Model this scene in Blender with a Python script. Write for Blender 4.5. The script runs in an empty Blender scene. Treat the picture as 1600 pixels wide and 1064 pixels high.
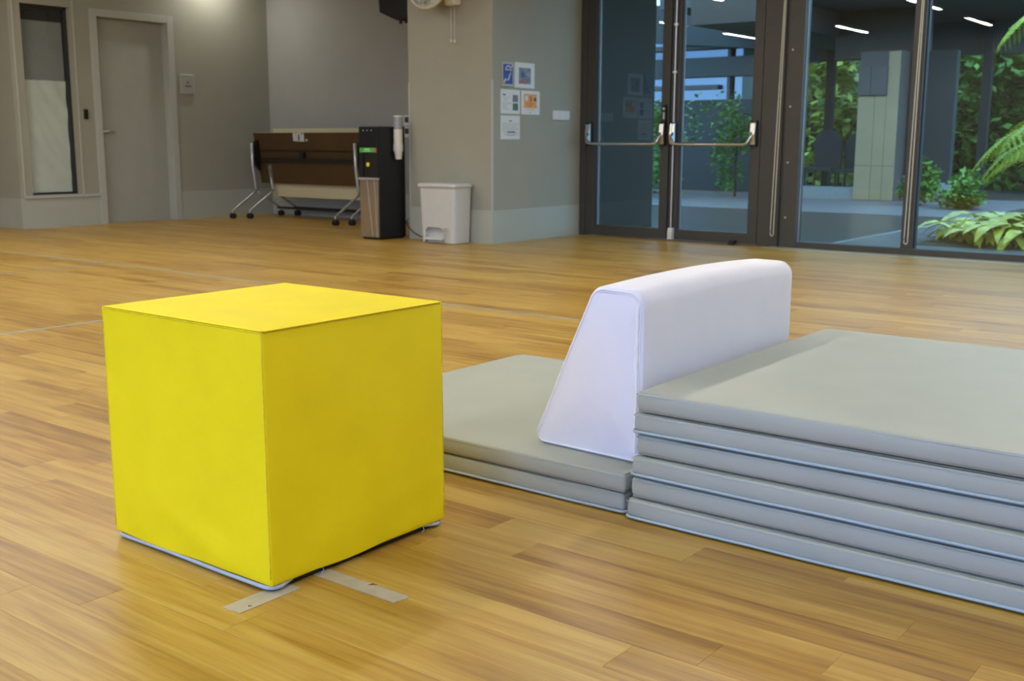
import bpy, bmesh, math, random
from mathutils import Vector, Matrix, noise
random.seed(7)
sc = bpy.context.scene
COL = sc.collection
PI = math.pi

# ------------------------------------------------------------------ camera, world, exposure
FPX, YAW, PITCH, ROLL, CAMH = 1718.9, 0.656523, 0.1786126, 0.00318, 0.86
cy_, sy_, cp_, sp_ = math.cos(YAW), math.sin(YAW), math.cos(PITCH), math.sin(PITCH)
FWD = Vector((-sy_*cp_, cy_*cp_, -sp_)); RGT = Vector((cy_, sy_, 0)); UPV = RGT.cross(FWD)
cr_, sr_ = math.cos(ROLL), math.sin(ROLL)
CX = cr_*RGT + sr_*UPV; CY = -sr_*RGT + cr_*UPV
cam = bpy.data.cameras.new('camera'); camo = bpy.data.objects.new('camera', cam); COL.objects.link(camo)
camo.matrix_world = Matrix(((CX.x, CY.x, -FWD.x, 0), (CX.y, CY.y, -FWD.y, 0), (CX.z, CY.z, -FWD.z, CAMH), (0, 0, 0, 1)))
cam.sensor_width = 36.0; cam.lens = FPX/1600*36.0; cam.clip_start = 0.05; cam.clip_end = 200
cam.dof.use_dof = True; cam.dof.focus_distance = 2.25; cam.dof.aperture_fstop = 9.0
sc.camera = camo

world = bpy.data.worlds.new('overcast_sky'); sc.world = world; world.use_nodes = True
bg = world.node_tree.nodes['Background']
bg.inputs['Color'].default_value = (0.27, 0.46, 1.0, 1); bg.inputs['Strength'].default_value = 7.4

sc.view_settings.view_transform = 'Standard'
try: sc.view_settings.look = 'None'
except Exception: pass
sc.view_settings.gamma = 1.0; sc.view_settings.use_curve_mapping = False
sc.view_settings.exposure = 0.0
LAMP_POWER = 102.0
LAMP_COL = (1.0, 0.97, 0.88)
sc.cycles.adaptive_threshold = 0.02; sc.cycles.max_bounces = 7; sc.cycles.diffuse_bounces = 4; sc.cycles.glossy_bounces = 3; sc.cycles.transmission_bounces = 4
sc.cycles.transparent_max_bounces = 10; sc.cycles.caustics_reflective = False; sc.cycles.caustics_refractive = False

def pix(P):
    v = Vector(P) - Vector((0, 0, CAMH)); d = v.dot(FWD)
    return (800 + FPX*v.dot(CX)/d, 532 - FPX*v.dot(CY)/d, d)

# ------------------------------------------------------------------ materials
MATS = {}
def mat(name, col, rough=0.5, metal=0.0, noise_amt=0.0, noise_scale=20, bump=0.0, bump_scale=200, spec=0.5, coat=0.0, emit=None, emit_str=0, trans=0.0):
    m = bpy.data.materials.new(name); m.use_nodes = True
    nt = m.node_tree; b = nt.nodes['Principled BSDF']
    b.inputs['Base Color'].default_value = (*col, 1); b.inputs['Roughness'].default_value = rough
    b.inputs['Metallic'].default_value = metal; b.inputs['Specular IOR Level'].default_value = spec
    b.inputs['Coat Weight'].default_value = coat; b.inputs['Transmission Weight'].default_value = trans
    if emit: b.inputs['Emission Color'].default_value = (*emit, 1); b.inputs['Emission Strength'].default_value = emit_str
    tc = None
    if noise_amt or bump:
        tc = nt.nodes.new('ShaderNodeNewGeometry')
    if noise_amt:
        n = nt.nodes.new('ShaderNodeTexNoise'); n.inputs['Scale'].default_value = noise_scale; n.inputs['Detail'].default_value = 4
        nt.links.new(tc.outputs['Position'], n.inputs['Vector'])
        r = nt.nodes.new('ShaderNodeMapRange'); r.inputs[1].default_value = 0.3; r.inputs[2].default_value = 0.7
        r.inputs[3].default_value = 1-noise_amt; r.inputs[4].default_value = 1+noise_amt
        nt.links.new(n.outputs['Fac'], r.inputs[0])
        mx = nt.nodes.new('ShaderNodeVectorMath'); mx.operation = 'SCALE'; mx.inputs[0].default_value = col
        nt.links.new(r.outputs[0], mx.inputs['Scale']); nt.links.new(mx.outputs[0], b.inputs['Base Color'])
    if bump:
        n2 = nt.nodes.new('ShaderNodeTexNoise'); n2.inputs['Scale'].default_value = bump_scale; n2.inputs['Detail'].default_value = 2
        nt.links.new(tc.outputs['Position'], n2.inputs['Vector'])
        bp = nt.nodes.new('ShaderNodeBump'); bp.inputs['Strength'].default_value = bump; bp.inputs['Distance'].default_value = 0.002
        nt.links.new(n2.outputs['Fac'], bp.inputs['Height']); nt.links.new(bp.outputs['Normal'], b.inputs['Normal'])
    MATS[name] = m
    return m

def glass_mat(name, tint, gain=1.8, rough=0.0):
    m = bpy.data.materials.new(name); m.use_nodes = True; nt = m.node_tree
    for n in list(nt.nodes): nt.nodes.remove(n)
    out = nt.nodes.new('ShaderNodeOutputMaterial'); t = nt.nodes.new('ShaderNodeBsdfTransparent'); t.inputs[0].default_value = (*tint, 1)
    g = nt.nodes.new('ShaderNodeBsdfGlossy'); g.inputs['Roughness'].default_value = rough; g.inputs[0].default_value = (0.9, 0.97, 1.0, 1)
    f = nt.nodes.new('ShaderNodeFresnel'); f.inputs[0].default_value = 1.5
    geo = nt.nodes.new('ShaderNodeNewGeometry')
    inv = nt.nodes.new('ShaderNodeMath'); inv.operation = 'SUBTRACT'; inv.inputs[0].default_value = 1; nt.links.new(geo.outputs['Backfacing'], inv.inputs[1])
    mu = nt.nodes.new('ShaderNodeMath'); mu.operation = 'MULTIPLY'; nt.links.new(f.outputs[0], mu.inputs[0]); nt.links.new(inv.outputs[0], mu.inputs[1])
    m2 = nt.nodes.new('ShaderNodeMath'); m2.operation = 'MULTIPLY'; m2.use_clamp = True; nt.links.new(mu.outputs[0], m2.inputs[0]); m2.inputs[1].default_value = gain
    mix = nt.nodes.new('ShaderNodeMixShader'); nt.links.new(m2.outputs[0], mix.inputs[0]); nt.links.new(t.outputs[0], mix.inputs[1]); nt.links.new(g.outputs[0], mix.inputs[2])
    nt.links.new(mix.outputs[0], out.inputs[0]); MATS[name] = m
    return m

def plank_mat(name, dark, mid, light, rough=0.33, spec=0.5):
    """wood: tone per plank from a face attribute, long grain from position"""
    m = bpy.data.materials.new(name); m.use_nodes = True; nt = m.node_tree; b = nt.nodes['Principled BSDF']; L = nt.links.new
    at = nt.nodes.new('ShaderNodeAttribute'); at.attribute_name = 'tone'
    geo = nt.nodes.new('ShaderNodeNewGeometry')
    add = nt.nodes.new('ShaderNodeVectorMath'); add.operation = 'MULTIPLY_ADD'
    comb = nt.nodes.new('ShaderNodeCombineXYZ'); L(at.outputs['Fac'], comb.inputs[0]); L(at.outputs['Fac'], comb.inputs[1]); L(at.outputs['Fac'], comb.inputs[2])
    L(comb.outputs[0], add.inputs[0]); add.inputs[1].default_value = (37, 19, 11); L(geo.outputs['Position'], add.inputs[2])
    def nz(scale, vec, detail=4, dist=0.0):
        s = nt.nodes.new('ShaderNodeVectorMath'); s.operation = 'MULTIPLY'; s.inputs[1].default_value = vec; L(add.outputs[0], s.inputs[0])
        n = nt.nodes.new('ShaderNodeTexNoise'); n.inputs['Scale'].default_value = scale; n.inputs['Detail'].default_value = detail; n.inputs['Distortion'].default_value = dist
        L(s.outputs[0], n.inputs['Vector']); return n.outputs['Fac']
    g1 = nz(1, (1.6, 34, 1), 3, 0.6); g2 = nz(1, (6, 170, 1), 3); g3 = nz(1, (2.6, 12, 1), 2, 1.2)
    def madd(a, k, c):
        x = nt.nodes.new('ShaderNodeMath'); x.operation = 'MULTIPLY_ADD'; L(a, x.inputs[0]); x.inputs[1].default_value = k
        if isinstance(c, float): x.inputs[2].default_value = c
        else: L(c, x.inputs[2])
        return x.outputs[0]
    v = madd(at.outputs['Fac'], 0.30, -0.50)
    v = madd(g1, 0.95, v); v = madd(g2, 0.40, v); v = madd(g3, 0.5, v)
    cr = nt.nodes.new('ShaderNodeValToRGB'); e = cr.color_ramp.elements
    e[0].position = 0.22; e[0].color = (*dark, 1); e[1].position = 0.85; e[1].color = (*light, 1)
    k = cr.color_ramp.elements.new(0.52); k.color = (*mid, 1)
    L(v, cr.inputs[0]); L(cr.outputs[0], b.inputs['Base Color'])
    b.inputs['Roughness'].default_value = rough; b.inputs['Specular IOR Level'].default_value = spec
    bp = nt.nodes.new('ShaderNodeBump'); bp.inputs['Strength'].default_value = 0.08; bp.inputs['Distance'].default_value = 0.002
    L(g2, bp.inputs['Height']); L(bp.outputs['Normal'], b.inputs['Normal'])
    MATS[name] = m
    return m

plank_mat('floor_wood', (0.235, 0.105, 0.014), (0.41, 0.228, 0.034), (0.55, 0.352, 0.076), 0.34)
plank_mat('deck_wood', (0.10, 0.10, 0.11), (0.17, 0.17, 0.18), (0.24, 0.24, 0.26), 0.30)
mat('subfloor', (0.16, 0.075, 0.02), 0.7, noise_amt=.1)
mat('wall_taupe', (0.33, 0.325, 0.262), 0.55, noise_amt=0.03, noise_scale=3, bump=0.10, bump_scale=350, spec=0.35)
mat('wall_grey', (0.335, 0.335, 0.305), 0.6, noise_amt=0.03, noise_scale=3, bump=0.08, bump_scale=350, spec=0.3)
mat('wall_dark', (0.20, 0.20, 0.19), 0.7, noise_amt=0.03)
mat('skirting', (0.40, 0.42, 0.36), 0.5, noise_amt=0.03, noise_scale=4)
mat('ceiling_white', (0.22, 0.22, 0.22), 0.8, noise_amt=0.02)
mat('door_grey', (0.36, 0.37, 0.315), 0.45, noise_amt=0.03, noise_scale=6, spec=.4)
mat('frame_grey', (0.42, 0.435, 0.39), 0.42, noise_amt=0.02)
mat('alu_dark', (0.070, 0.066, 0.056), 0.45, metal=0.25, noise_amt=0.04, spec=.4)
mat('alu_black', (0.022, 0.022, 0.021), 0.5, noise_amt=0.04)
mat('chrome', (0.70, 0.69, 0.66), 0.28, metal=1.0, noise_amt=0.02)
mat('silver', (0.55, 0.55, 0.55), 0.38, metal=0.7, noise_amt=0.03)
mat('steel', (0.55, 0.49, 0.40), 0.30, metal=0.9, noise_amt=0.04, noise_scale=5)
mat('black_plastic', (0.008, 0.008, 0.009), 0.42, noise_amt=0.1)
mat('black_matte', (0.010, 0.010, 0.010), 0.7, noise_amt=0.1)
mat('gloss_black', (0.010, 0.010, 0.014), 0.22, noise_amt=0.05)
mat('rubber', (0.015, 0.015, 0.016), 0.7, noise_amt=0.1)
mat('white_plastic', (0.66, 0.66, 0.63), 0.42, noise_amt=0.02)
mat('bin_white', (0.55, 0.56, 0.53), 0.45, noise_amt=0.02)
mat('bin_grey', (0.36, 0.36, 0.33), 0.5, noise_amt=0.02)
mat('cream_plastic', (0.66, 0.645, 0.53), 0.45, noise_amt=0.02)
mat('clear_plastic', (0.55, 0.57, 0.58), 0.25, noise_amt=0.02, trans=0.5)
mat('board_brown', (0.075, 0.040, 0.012), 0.5, noise_amt=0.12, noise_scale=4)
mat('board_cream', (0.55, 0.50, 0.31), 0.45, noise_amt=0.03)
mat('yellow_vinyl', (0.92, 0.735, 0.006), 0.58, noise_amt=0.035, noise_scale=7, bump=0.12, bump_scale=900, spec=0.2)
mat('yellow_seam', (0.80, 0.62, 0.006), 0.6, noise_amt=0.15, noise_scale=60)
mat('pale_piping', (0.42, 0.47, 0.52), 0.4, noise_amt=0.04)
mat('mat_vinyl', (0.395, 0.41, 0.345), 0.46, noise_amt=0.03, noise_scale=6, bump=0.10, bump_scale=700, spec=0.28)
mat('mat_piping', (0.36, 0.44, 0.47), 0.35, noise_amt=0.03)
mat('mat_stitch', (0.42, 0.43, 0.37), 0.6, noise_amt=0.1, noise_scale=300)
mat('white_cotton', (0.825, 0.815, 0.885), 0.85, noise_amt=0.015, noise_scale=10, bump=0.18, bump_scale=1300, spec=0.15)
mat('white_seam', (0.88, 0.87, 0.90), 0.85, noise_amt=0.02)
mat('masking_tape', (0.47, 0.41, 0.28), 0.65, noise_amt=0.10, noise_scale=35)
mat('court_tape', (0.30, 0.28, 0.21), 0.6, noise_amt=0.15, noise_scale=12)
mat('threshold', (0.42, 0.37, 0.23), 0.35, noise_amt=0.05)
mat('paper', (0.66, 0.68, 0.66), 0.35, noise_amt=0.02)
mat('kraft_paper', (0.74, 0.79, 0.72), 0.7, noise_amt=0.05, noise_scale=5)
mat('pane_reflection_grey', (0.30, 0.31, 0.30), 0.7, noise_amt=0.04)  # imitates the grey reflection in the narrow pane
mat('ink', (0.06, 0.06, 0.06), 0.6, noise_amt=0.1)
mat('ink_soft', (0.36, 0.37, 0.37), 0.6, noise_amt=0.1)
mat('blue_print', (0.02, 0.045, 0.32), 0.4, noise_amt=0.05)
mat('orange_print', (0.75, 0.33, 0.01), 0.4, noise_amt=0.12, noise_scale=40)
mat('red_print', (0.50, 0.07, 0.03), 0.5, noise_amt=0.2, noise_scale=60)
mat('photo_print', (0.16, 0.15, 0.15), 0.35, noise_amt=0.6, noise_scale=22)
mat('photo_green', (0.05, 0.12, 0.05), 0.4, noise_amt=0.6, noise_scale=60)
mat('label_green', (0.05, 0.42, 0.06), 0.4, noise_amt=0.05)
mat('label_yellow', (0.85, 0.70, 0.02), 0.4, noise_amt=0.03)
mat('lamp_glow', (0.9, 0.9, 0.9), 0.5, emit=LAMP_COL, emit_str=LAMP_POWER, noise_amt=0.01)
mat('down_glow', (0.9, 0.9, 0.9), 0.5, emit=LAMP_COL, emit_str=330, noise_amt=0.01)
mat('lamp_body', (0.6, 0.6, 0.6), 0.5, noise_amt=0.02)
mat('ground', (0.065, 0.065, 0.065), 0.28, noise_amt=0.12, noise_scale=1.5)
mat('reflection_teal', (0.011, 0.014, 0.007), 0.8, noise_amt=0.05)  # dark tone of the poster wall's reflection in the door glass
mat('ext_soffit', (0.09, 0.085, 0.08), 0.7, noise_amt=0.05)
mat('ext_brown', (0.10, 0.065, 0.045), 0.6, noise_amt=0.1)
mat('ext_panel', (0.52, 0.34, 0.18), 0.5, noise_amt=0.06, noise_scale=2)
mat('ext_panel_dark', (0.13, 0.10, 0.09), 0.5, noise_amt=0.06, noise_scale=2)
mat('ext_white', (0.37, 0.36, 0.34), 0.6, noise_amt=0.05)
mat('ext_dark', (0.034, 0.036, 0.034), 0.6, noise_amt=0.1)
mat('soil', (0.09, 0.06, 0.035), 0.9, noise_amt=0.5, noise_scale=25, bump=.6, bump_scale=60)
mat('fern_green', (0.50, 0.60, 0.015), 0.45, noise_amt=0.25, noise_scale=8)
mat('hosta_green', (0.80, 0.76, 0.10), 0.4, noise_amt=0.35, noise_scale=14)
mat('shrub_green', (0.17, 0.30, 0.04), 0.5, noise_amt=0.3, noise_scale=6)
mat('tree_green', (0.14, 0.26, 0.04), 0.55, noise_amt=0.5, noise_scale=2.5)
mat('tree_light', (0.38, 0.42, 0.07), 0.55, noise_amt=0.5, noise_scale=3)
mat('hedge_dark', (0.05, 0.085, 0.02), 0.9, noise_amt=0.8, noise_scale=3)
mat('court_sky_bright', (0.19, 0.185, 0.19), 0.4, noise_amt=0.1, noise_scale=2)  # lighter than the ground: sky brightness put into the colour
mat('bark', (0.06, 0.045, 0.035), 0.8, noise_amt=0.2)
glass_mat('pane_glass', (0.74, 0.83, 0.70), 2.0)
glass_mat('clear_glass', (0.86, 0.88, 0.88), 1.5)
glass_mat('sky_dim_glass', (0.34, 0.36, 0.42), 1.0)
glass_mat('inner_glass', (0.93, 0.94, 0.93), 1.3)

# ------------------------------------------------------------------ object helpers
def tag(o, label=None, cat=None, group=None, kind=None):
    if label: o['label'] = label
    if cat: o['category'] = cat
    if group: o['group'] = group
    if kind: o['kind'] = kind
    return o
def thing(name, label, cat, loc=(0, 0, 0), group=None):
    o = bpy.data.objects.new(name, None); COL.objects.link(o); o.location = loc; o.empty_display_size = 0.1
    o['wl'] = list(loc)
    return tag(o, label, cat, group)

class MB:
    def __init__(s): s.v = []; s.f = []; s.smooth = []; s.tone = []
    def add(s, vs, fs, smooth=False, tone=0.0):
        n = len(s.v); s.v += [tuple(v) for v in vs]
        for f in fs: s.f.append(tuple(i+n for i in f)); s.smooth.append(smooth); s.tone.append(tone)
        return s
    def box(s, x0, x1, y0, y1, z0, z1, b=0.0, tone=0.0):
        if x0 > x1: x0, x1 = x1, x0
        if y0 > y1: y0, y1 = y1, y0
        if z0 > z1: z0, z1 = z1, z0
        if b <= 0:
            vs = [(x, y, z) for z in (z0, z1) for y in (y0, y1) for x in (x0, x1)]
            return s.add(vs, [(0, 2, 3, 1), (4, 5, 7, 6), (0, 1, 5, 4), (2, 6, 7, 3), (0, 4, 6, 2), (1, 3, 7, 5)], tone=tone)
        bm = bmesh.new(); bmesh.ops.create_cube(bm, size=1.0)
        for v in bm.verts: v.co = Vector(((x0+x1)/2+v.co.x*(x1-x0), (y0+y1)/2+v.co.y*(y1-y0), (z0+z1)/2+v.co.z*(z1-z0)))
        bmesh.ops.bevel(bm, geom=list(bm.edges), offset=b, segments=2, profile=0.6, affect='EDGES', clamp_overlap=True)
        return s.frombm(bm, tone=tone)
    def frombm(s, bm, smooth=False, M=None, tone=0.0):
        bm.verts.index_update()
        vs = [(M @ v.co if M else v.co.copy()) for v in bm.verts]; fs = [[v.index for v in f.verts] for f in bm.faces]; bm.free()
        return s.add(vs, fs, smooth, tone)
    def cyl(s, p0, p1, r0, r1=None, n=16, smooth=True, cap=True):
        r1 = r0 if r1 is None else r1
        p0 = Vector(p0); p1 = Vector(p1); d = (p1-p0).normalized()
        a = d.orthogonal().normalized(); b = d.cross(a)
        ring = lambda p, r: [p + r*(math.cos(2*PI*i/n)*a + math.sin(2*PI*i/n)*b) for i in range(n)]
        s.add(ring(p0, r0)+ring(p1, r1), [(i, (i+1) % n, n+(i+1) % n, n+i) for i in range(n)], smooth)
        if cap:
            s.add(ring(p0, r0), [tuple(reversed(range(n)))]); s.add(ring(p1, r1), [tuple(range(n))])
        return s
    def tube(s, pts, r, n=8, closed=False, flat=None):
        pts = [Vector(p) for p in pts]; m = len(pts); rings = []
        up = Vector((0, 0, 1))
        for i, p in enumerate(pts):
            q0 = pts[i-1] if (closed or i > 0) else p; q1 = pts[(i+1) % m] if (closed or i < m-1) else p
            d = (q1-q0).normalized()
            a = d.cross(up)
            if a.length < 1e-3: a = d.cross(Vector((1, 0, 0)))
            a.normalize(); b = a.cross(d)
            rr = r if not callable(r) else r(i/(m-1))
            rings.append([p + rr*(math.cos(2*PI*k/n)*a + (flat or 1)*math.sin(2*PI*k/n)*b) for k in range(n)])
        vs = [v for g in rings for v in g]; fs = []
        for i in range(m if closed else m-1):
            j = (i+1) % m
            for k in range(n): fs.append((i*n+k, i*n+(k+1) % n, j*n+(k+1) % n, j*n+k))
        if not closed: fs += [tuple(reversed(range(n))), tuple((m-1)*n+k for k in range(n))]
        return s.add(vs, fs, True)
    def loft(s, rings, smooth=True, caps=True):
        n = len(rings[0]); vs = [v for g in rings for v in g]; fs = []
        for i in range(len(rings)-1):
            for k in range(n): fs.append((i*n+k, i*n+(k+1) % n, (i+1)*n+(k+1) % n, (i+1)*n+k))
        s.add(vs, fs, smooth)
        if caps:
            s.add(rings[0], [tuple(reversed(range(n)))], False); s.add(rings[-1], [tuple(range(n))], False)
        return s
    def sphere(s, c, r, n=10, sc3=(1, 1, 1)):
        bm = bmesh.new(); bmesh.ops.create_uvsphere(bm, u_segments=n, v_segments=max(6, n//2+2), radius=r)
        return s.frombm(bm, True, Matrix.Translation(c) @ Matrix.Diagonal((*sc3, 1)))
    def prism(s, poly, axis, a0, a1):
        """poly of 2D points extruded along axis (0 x,1 y,2 z)"""
        def P(u, v, w): return [(w, u, v), (u, w, v), (u, v, w)][axis]
        n = len(poly); vs = [P(u, v, a0) for u, v in poly]+[P(u, v, a1) for u, v in poly]
        return s.add(vs, [tuple(range(n)), tuple(reversed(range(n, 2*n)))]+[(i, n+i, n+(i+1) % n, (i+1) % n) for i in range(n)])
    def rbox(s, lo, hi, r, n, disp=None):
        """rounded box on a fine grid; disp(p, nrm, uvw) moves each vertex"""
        lo = Vector(lo); hi = Vector(hi); key = {}; vs = []; fs = []
        def coords(a):
            k = n[a]; L = [lo[a], lo[a]+r*0.35, lo[a]+r*0.7, lo[a]+r]
            inner = [lo[a]+r + (hi[a]-lo[a]-2*r)*i/k for i in range(1, k)]
            return L+inner+[hi[a]-r, hi[a]-0.7*r, hi[a]-0.35*r, hi[a]]
        cs = [coords(a) for a in range(3)]
        il = lo+Vector((r, r, r)); ih = hi-Vector((r, r, r))
        def V(p):
            k = tuple(round(c, 6) for c in p)
            if k in key: return key[k]
            p = Vector(p); q = Vector(tuple(min(max(p[i], il[i]), ih[i]) for i in range(3))); d = p-q
            nr = d.normalized(); o = q+nr*r
            if disp: o = o+disp(o, nr, Vector(tuple((p[i]-lo[i])/(hi[i]-lo[i]) for i in range(3))))
            key[k] = len(vs); vs.append(o); return key[k]
        for a in range(3):
            b, c = (a+1) % 3, (a+2) % 3
            for side, val in ((0, lo[a]), (1, hi[a])):
                for i in range(len(cs[b])-1):
                    for j in range(len(cs[c])-1):
                        q = []
                        for (ii, jj) in ((i, j), (i+1, j), (i+1, j+1), (i, j+1)):
                            p = [0, 0, 0]; p[a] = val; p[b] = cs[b][ii]; p[c] = cs[c][jj]; q.append(V(p))
                        if not side: q.reverse()
                        if len(set(q)) > 2: fs.append(tuple(q))
        return s.add(vs, fs, True)
    def mesh(s, name, off=(0, 0, 0), tone=False):
        me = bpy.data.meshes.new(name); ox, oy, oz = off
        me.from_pydata([(x-ox, y-oy, z-oz) for x, y, z in s.v], [], s.f)
        me.polygons.foreach_set('use_smooth', s.smooth)
        if tone:
            a = me.attributes.new('tone', 'FLOAT', 'FACE'); a.data.foreach_set('value', s.tone)
        me.update()
        return me
    def build(s, name, m, parent=None, loc=None, tone=False):
        if parent is not None: off = tuple(parent['wl'])
        elif loc is not None: off = loc
        else:
            xs, ys, zs = zip(*s.v); off = ((min(xs)+max(xs))/2, (min(ys)+max(ys))/2, min(zs))
        me = s.mesh(name, off, tone); me.materials.append(MATS[m])
        o = bpy.data.objects.new(name, me); COL.objects.link(o); o['wl'] = list(off)
        if parent is not None: o.parent = parent
        else: o.location = off
        return o
def box(name, m, x0, x1, y0, y1, z0, z1, parent=None, b=0.0): return MB().box(x0, x1, y0, y1, z0, z1, b).build(name, m, parent)
def struct(name, m, mb, label=None, cat=None):
    o = mb.build(name, m); o['kind'] = 'structure'
    return tag(o, label, cat)
def rrect(x0, x1, y0, y1, r, z, n=5, sub=1):
    P = []
    for cx, cy, a0 in ((x1-r, y1-r, 0), (x0+r, y1-r, 90), (x0+r, y0+r, 180), (x1-r, y0+r, 270)):
        for i in range(n+1):
            a = math.radians(a0+90*i/n); P.append(Vector((cx+r*math.cos(a), cy+r*math.sin(a), z)))
    return P

# ------------------------------------------------------------------ room shell
GY = 8.70                      # glass plane
RX0, RX1, RY0, RY1, CEIL = -13.0, 3.4, -2.7, 8.80, 2.80
fl = MB().box(RX0, RX1, RY0, GY+.05, -0.06, -0.006)
floor = struct('floor', 'subfloor', fl, 'wood plank floor of the hall with a warm honey finish', 'floor')
# planks: 0.1 m wide rows along X
W, LEN = 0.1, 0.92
anch = {18: -0.567, 17: -1.345, 14: -0.922, 19: -1.047}
far_planks = MB(); nplank = 0
row0 = 0.045
for k in range(int((RY0-row0)/W), int((GY-.02-row0)/W)+1):
    y0 = row0+k*W; y1 = min(y0+W, GY+.04); rnd = random.Random(k*91+3)
    xj = anch.get(k, -1.0 + rnd.random()*LEN)
    x = xj - LEN*math.ceil((xj-RX0)/LEN)
    while x < RX1:
        xa, xb = max(x, RX0), min(x+LEN, RX1); x += LEN
        if xb-xa < 0.02: continue
        t = rnd.random()
        c = ((xa+xb)/2, (y0+y1)/2, 0); p = pix(c); near = False
        if p[2] > 0.6:
            pa = [pix((q, yy, 0)) for q in (xa, (xa+xb)/2, xb) for yy in (y0, y1)]
            if all(q[2] > 0.3 for q in pa):
                vis = any(-20 < q[0] < 1620 and -20 < q[1] < 1084 for q in pa)
                a, b_ = pix((c[0], y0, 0)), pix((c[0], y1, 0))
                near = vis and abs(a[1]-b_[1]) > 9.0
            else: near = p[2] > 0.8 and 0 < p[0] < 1600 and p[1] < 1200
        g, h = 0.0004, 0.0004
        mb = MB() if near else far_planks
        X0, X1, Y0, Y1 = xa+g*.4, xb-g*.4, y0+g*.4, y1-g*.4
        vs = [(X0, Y0, -.006), (X1, Y0, -.006), (X1, Y1, -.006), (X0, Y1, -.006),
              (X0, Y0, -h), (X1, Y0, -h), (X1, Y1, -h), (X0, Y1, -h),
              (X0+.0007, Y0+.0007, 0), (X1-.0007, Y0+.0007, 0), (X1-.0007, Y1-.0007, 0), (X0+.0007, Y1-.0007, 0)]
        fs = [(8, 9, 10, 11)]+[(i, (i+1) % 4, 4+(i+1) % 4, 4+i) for i in range(4)]+[(4+i, 4+(i+1) % 4, 8+(i+1) % 4, 8+i) for i in range(4)]
        mb.add(vs, fs, False, t)
        if near: mb.build('plank', 'floor_wood', floor, tone=True); nplank += 1
tag(far_planks.build('plank_field', 'floor_wood', floor, tone=True), kind='stuff')

struct('ceiling', 'ceiling_white', MB().box(RX0, RX1, RY0, GY+.3, CEIL, CEIL+.15))
# left door wall x=-10.42, with openings
XL = -10.42; T = .22
DY0, DY1, DZ = 6.50, 7.49, 2.175       # door frame outer
WY0, WY1, WZ0, WZ1 = 5.775, 6.285, .325, 2.16
wl = MB()
wl.box(XL-T, XL, 5.65, WY0, 0, CEIL).box(XL-T, XL, WY0, WY1, 0, WZ0).box(XL-T, XL, WY0, WY1, WZ1, CEIL)
wl.box(XL-T, XL, WY1, DY0, 0, CEIL).box(XL-T, XL, DY0, DY1, DZ, CEIL).box(XL-T, XL, DY1, RY1+.2, 0, CEIL)
struct('wall_left', 'wall_taupe', wl)
struct('wall_light_block', 'wall_dark', MB().box(XL-1.3, XL-1.2, 5.87, RY1+.2, 0, CEIL))  # unseen wall added to block sky light leaking under the door
struct('wall_left_return', 'wall_taupe', MB().box(RX0, XL-T, 5.652, 5.87, 0, CEIL))
struct('wall_far_left', 'wall_grey', MB().box(RX0-.2, RX0, RY0, 5.87, 0, CEIL))
struct('wall_back', 'wall_grey', MB().box(XL, -6.82, RY1, RY1+.2, 0, CEIL))
# pillar block carrying the posters
PX0, PX1, PY = -6.82, -5.87, 7.34
struct('wall_pillar', 'wall_taupe', MB().box(PX0, PX1, PY, RY1+.2, 0, CEIL), 'taupe wall pillar between the alcove and the glass doors', 'pillar')
struct('wall_right', 'wall_grey', MB().box(RX1, RX1+.2, RY0, GY+.3, 0, CEIL))
# near wall (behind the camera) with a bank of tall windows
nw = MB()
nw.box(RX0-.2, -4.4, RY0-.2, RY0, 0, CEIL).box(3.3, RX1+.2, RY0-.2, RY0, 0, CEIL).box(-4.4, 3.3, RY0-.2, RY0, 0, .12).box(-4.4, 3.3, RY0-.2, RY0, 2.62, CEIL)
struct('wall_near', 'wall_grey', nw)
for i in range(4):
    xa = -4.4+i*1.925
    w = box('window_%d' % (i+4), 'alu_dark', xa, xa+.06, RY0-.14, RY0-.04, .12, 2.62); w['kind'] = 'structure'
    mb = MB().box(xa+1.865, xa+1.925, RY0-.14, RY0-.04, .12, 2.62).box(xa+.06, xa+1.865, RY0-.14, RY0-.04, .12, .18).box(xa+.06, xa+1.865, RY0-.14, RY0-.04, 2.56, 2.62).box(xa+.06, xa+1.865, RY0-.13, RY0-.05, 1.60, 1.65)
    mb.build('window_frame', 'alu_dark', w)
    MB().box(xa+.06, xa+1.865, RY0-.094, RY0-.086, .18, 2.56).build('pane', 'clear_glass', w)
# skirtings (same height everywhere, a few mm proud)
SK = .283
struct('baseboard_pillar', 'skirting', MB().box(PX0-.004, PX1+.006, PY-.006, PY, 0, SK).box(PX1, PX1+.006, PY, GY-.06, 0, SK))
struct('baseboard_back', 'skirting', MB().box(XL+.006, PX0-.004, RY1-.006, RY1, 0, .30))
struct('baseboard_left', 'skirting', MB().box(XL, XL+.006, DY1, RY1-.006, 0, .305).box(XL, XL+.006, 5.65, DY0, 0, .295))
struct('baseboard_left_return', 'skirting', MB().box(RX0, XL+.004, 5.645, 5.651, 0, .295))
# pale corner guards on the pillar, low on its edges
struct('trim_1', 'frame_grey', MB().box(PX1-.012, PX1+.003, PY-.003, PY+.0, SK, 1.37).box(PX1, PX1+.003, PY, PY+.012, SK, 1.37))
struct('trim_2', 'frame_grey', MB().box(PX0-.003, PX0+.012, PY-.003, PY, SK, 1.37))
struct('trim_3', 'threshold', MB().box(-3.92, RX1-.01, 8.44, GY-.052, 0.0005, .004))
struct('trim_4', 'frame_grey', MB().box(XL, XL+.022, WY0-.09, WY1+.21, .295, .32).box(XL, XL+.012, WY0-.09, WY0-.078, .32, 2.3).box(XL, XL+.012, WY1+.03, WY1+.042, .32, 2.3))

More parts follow.
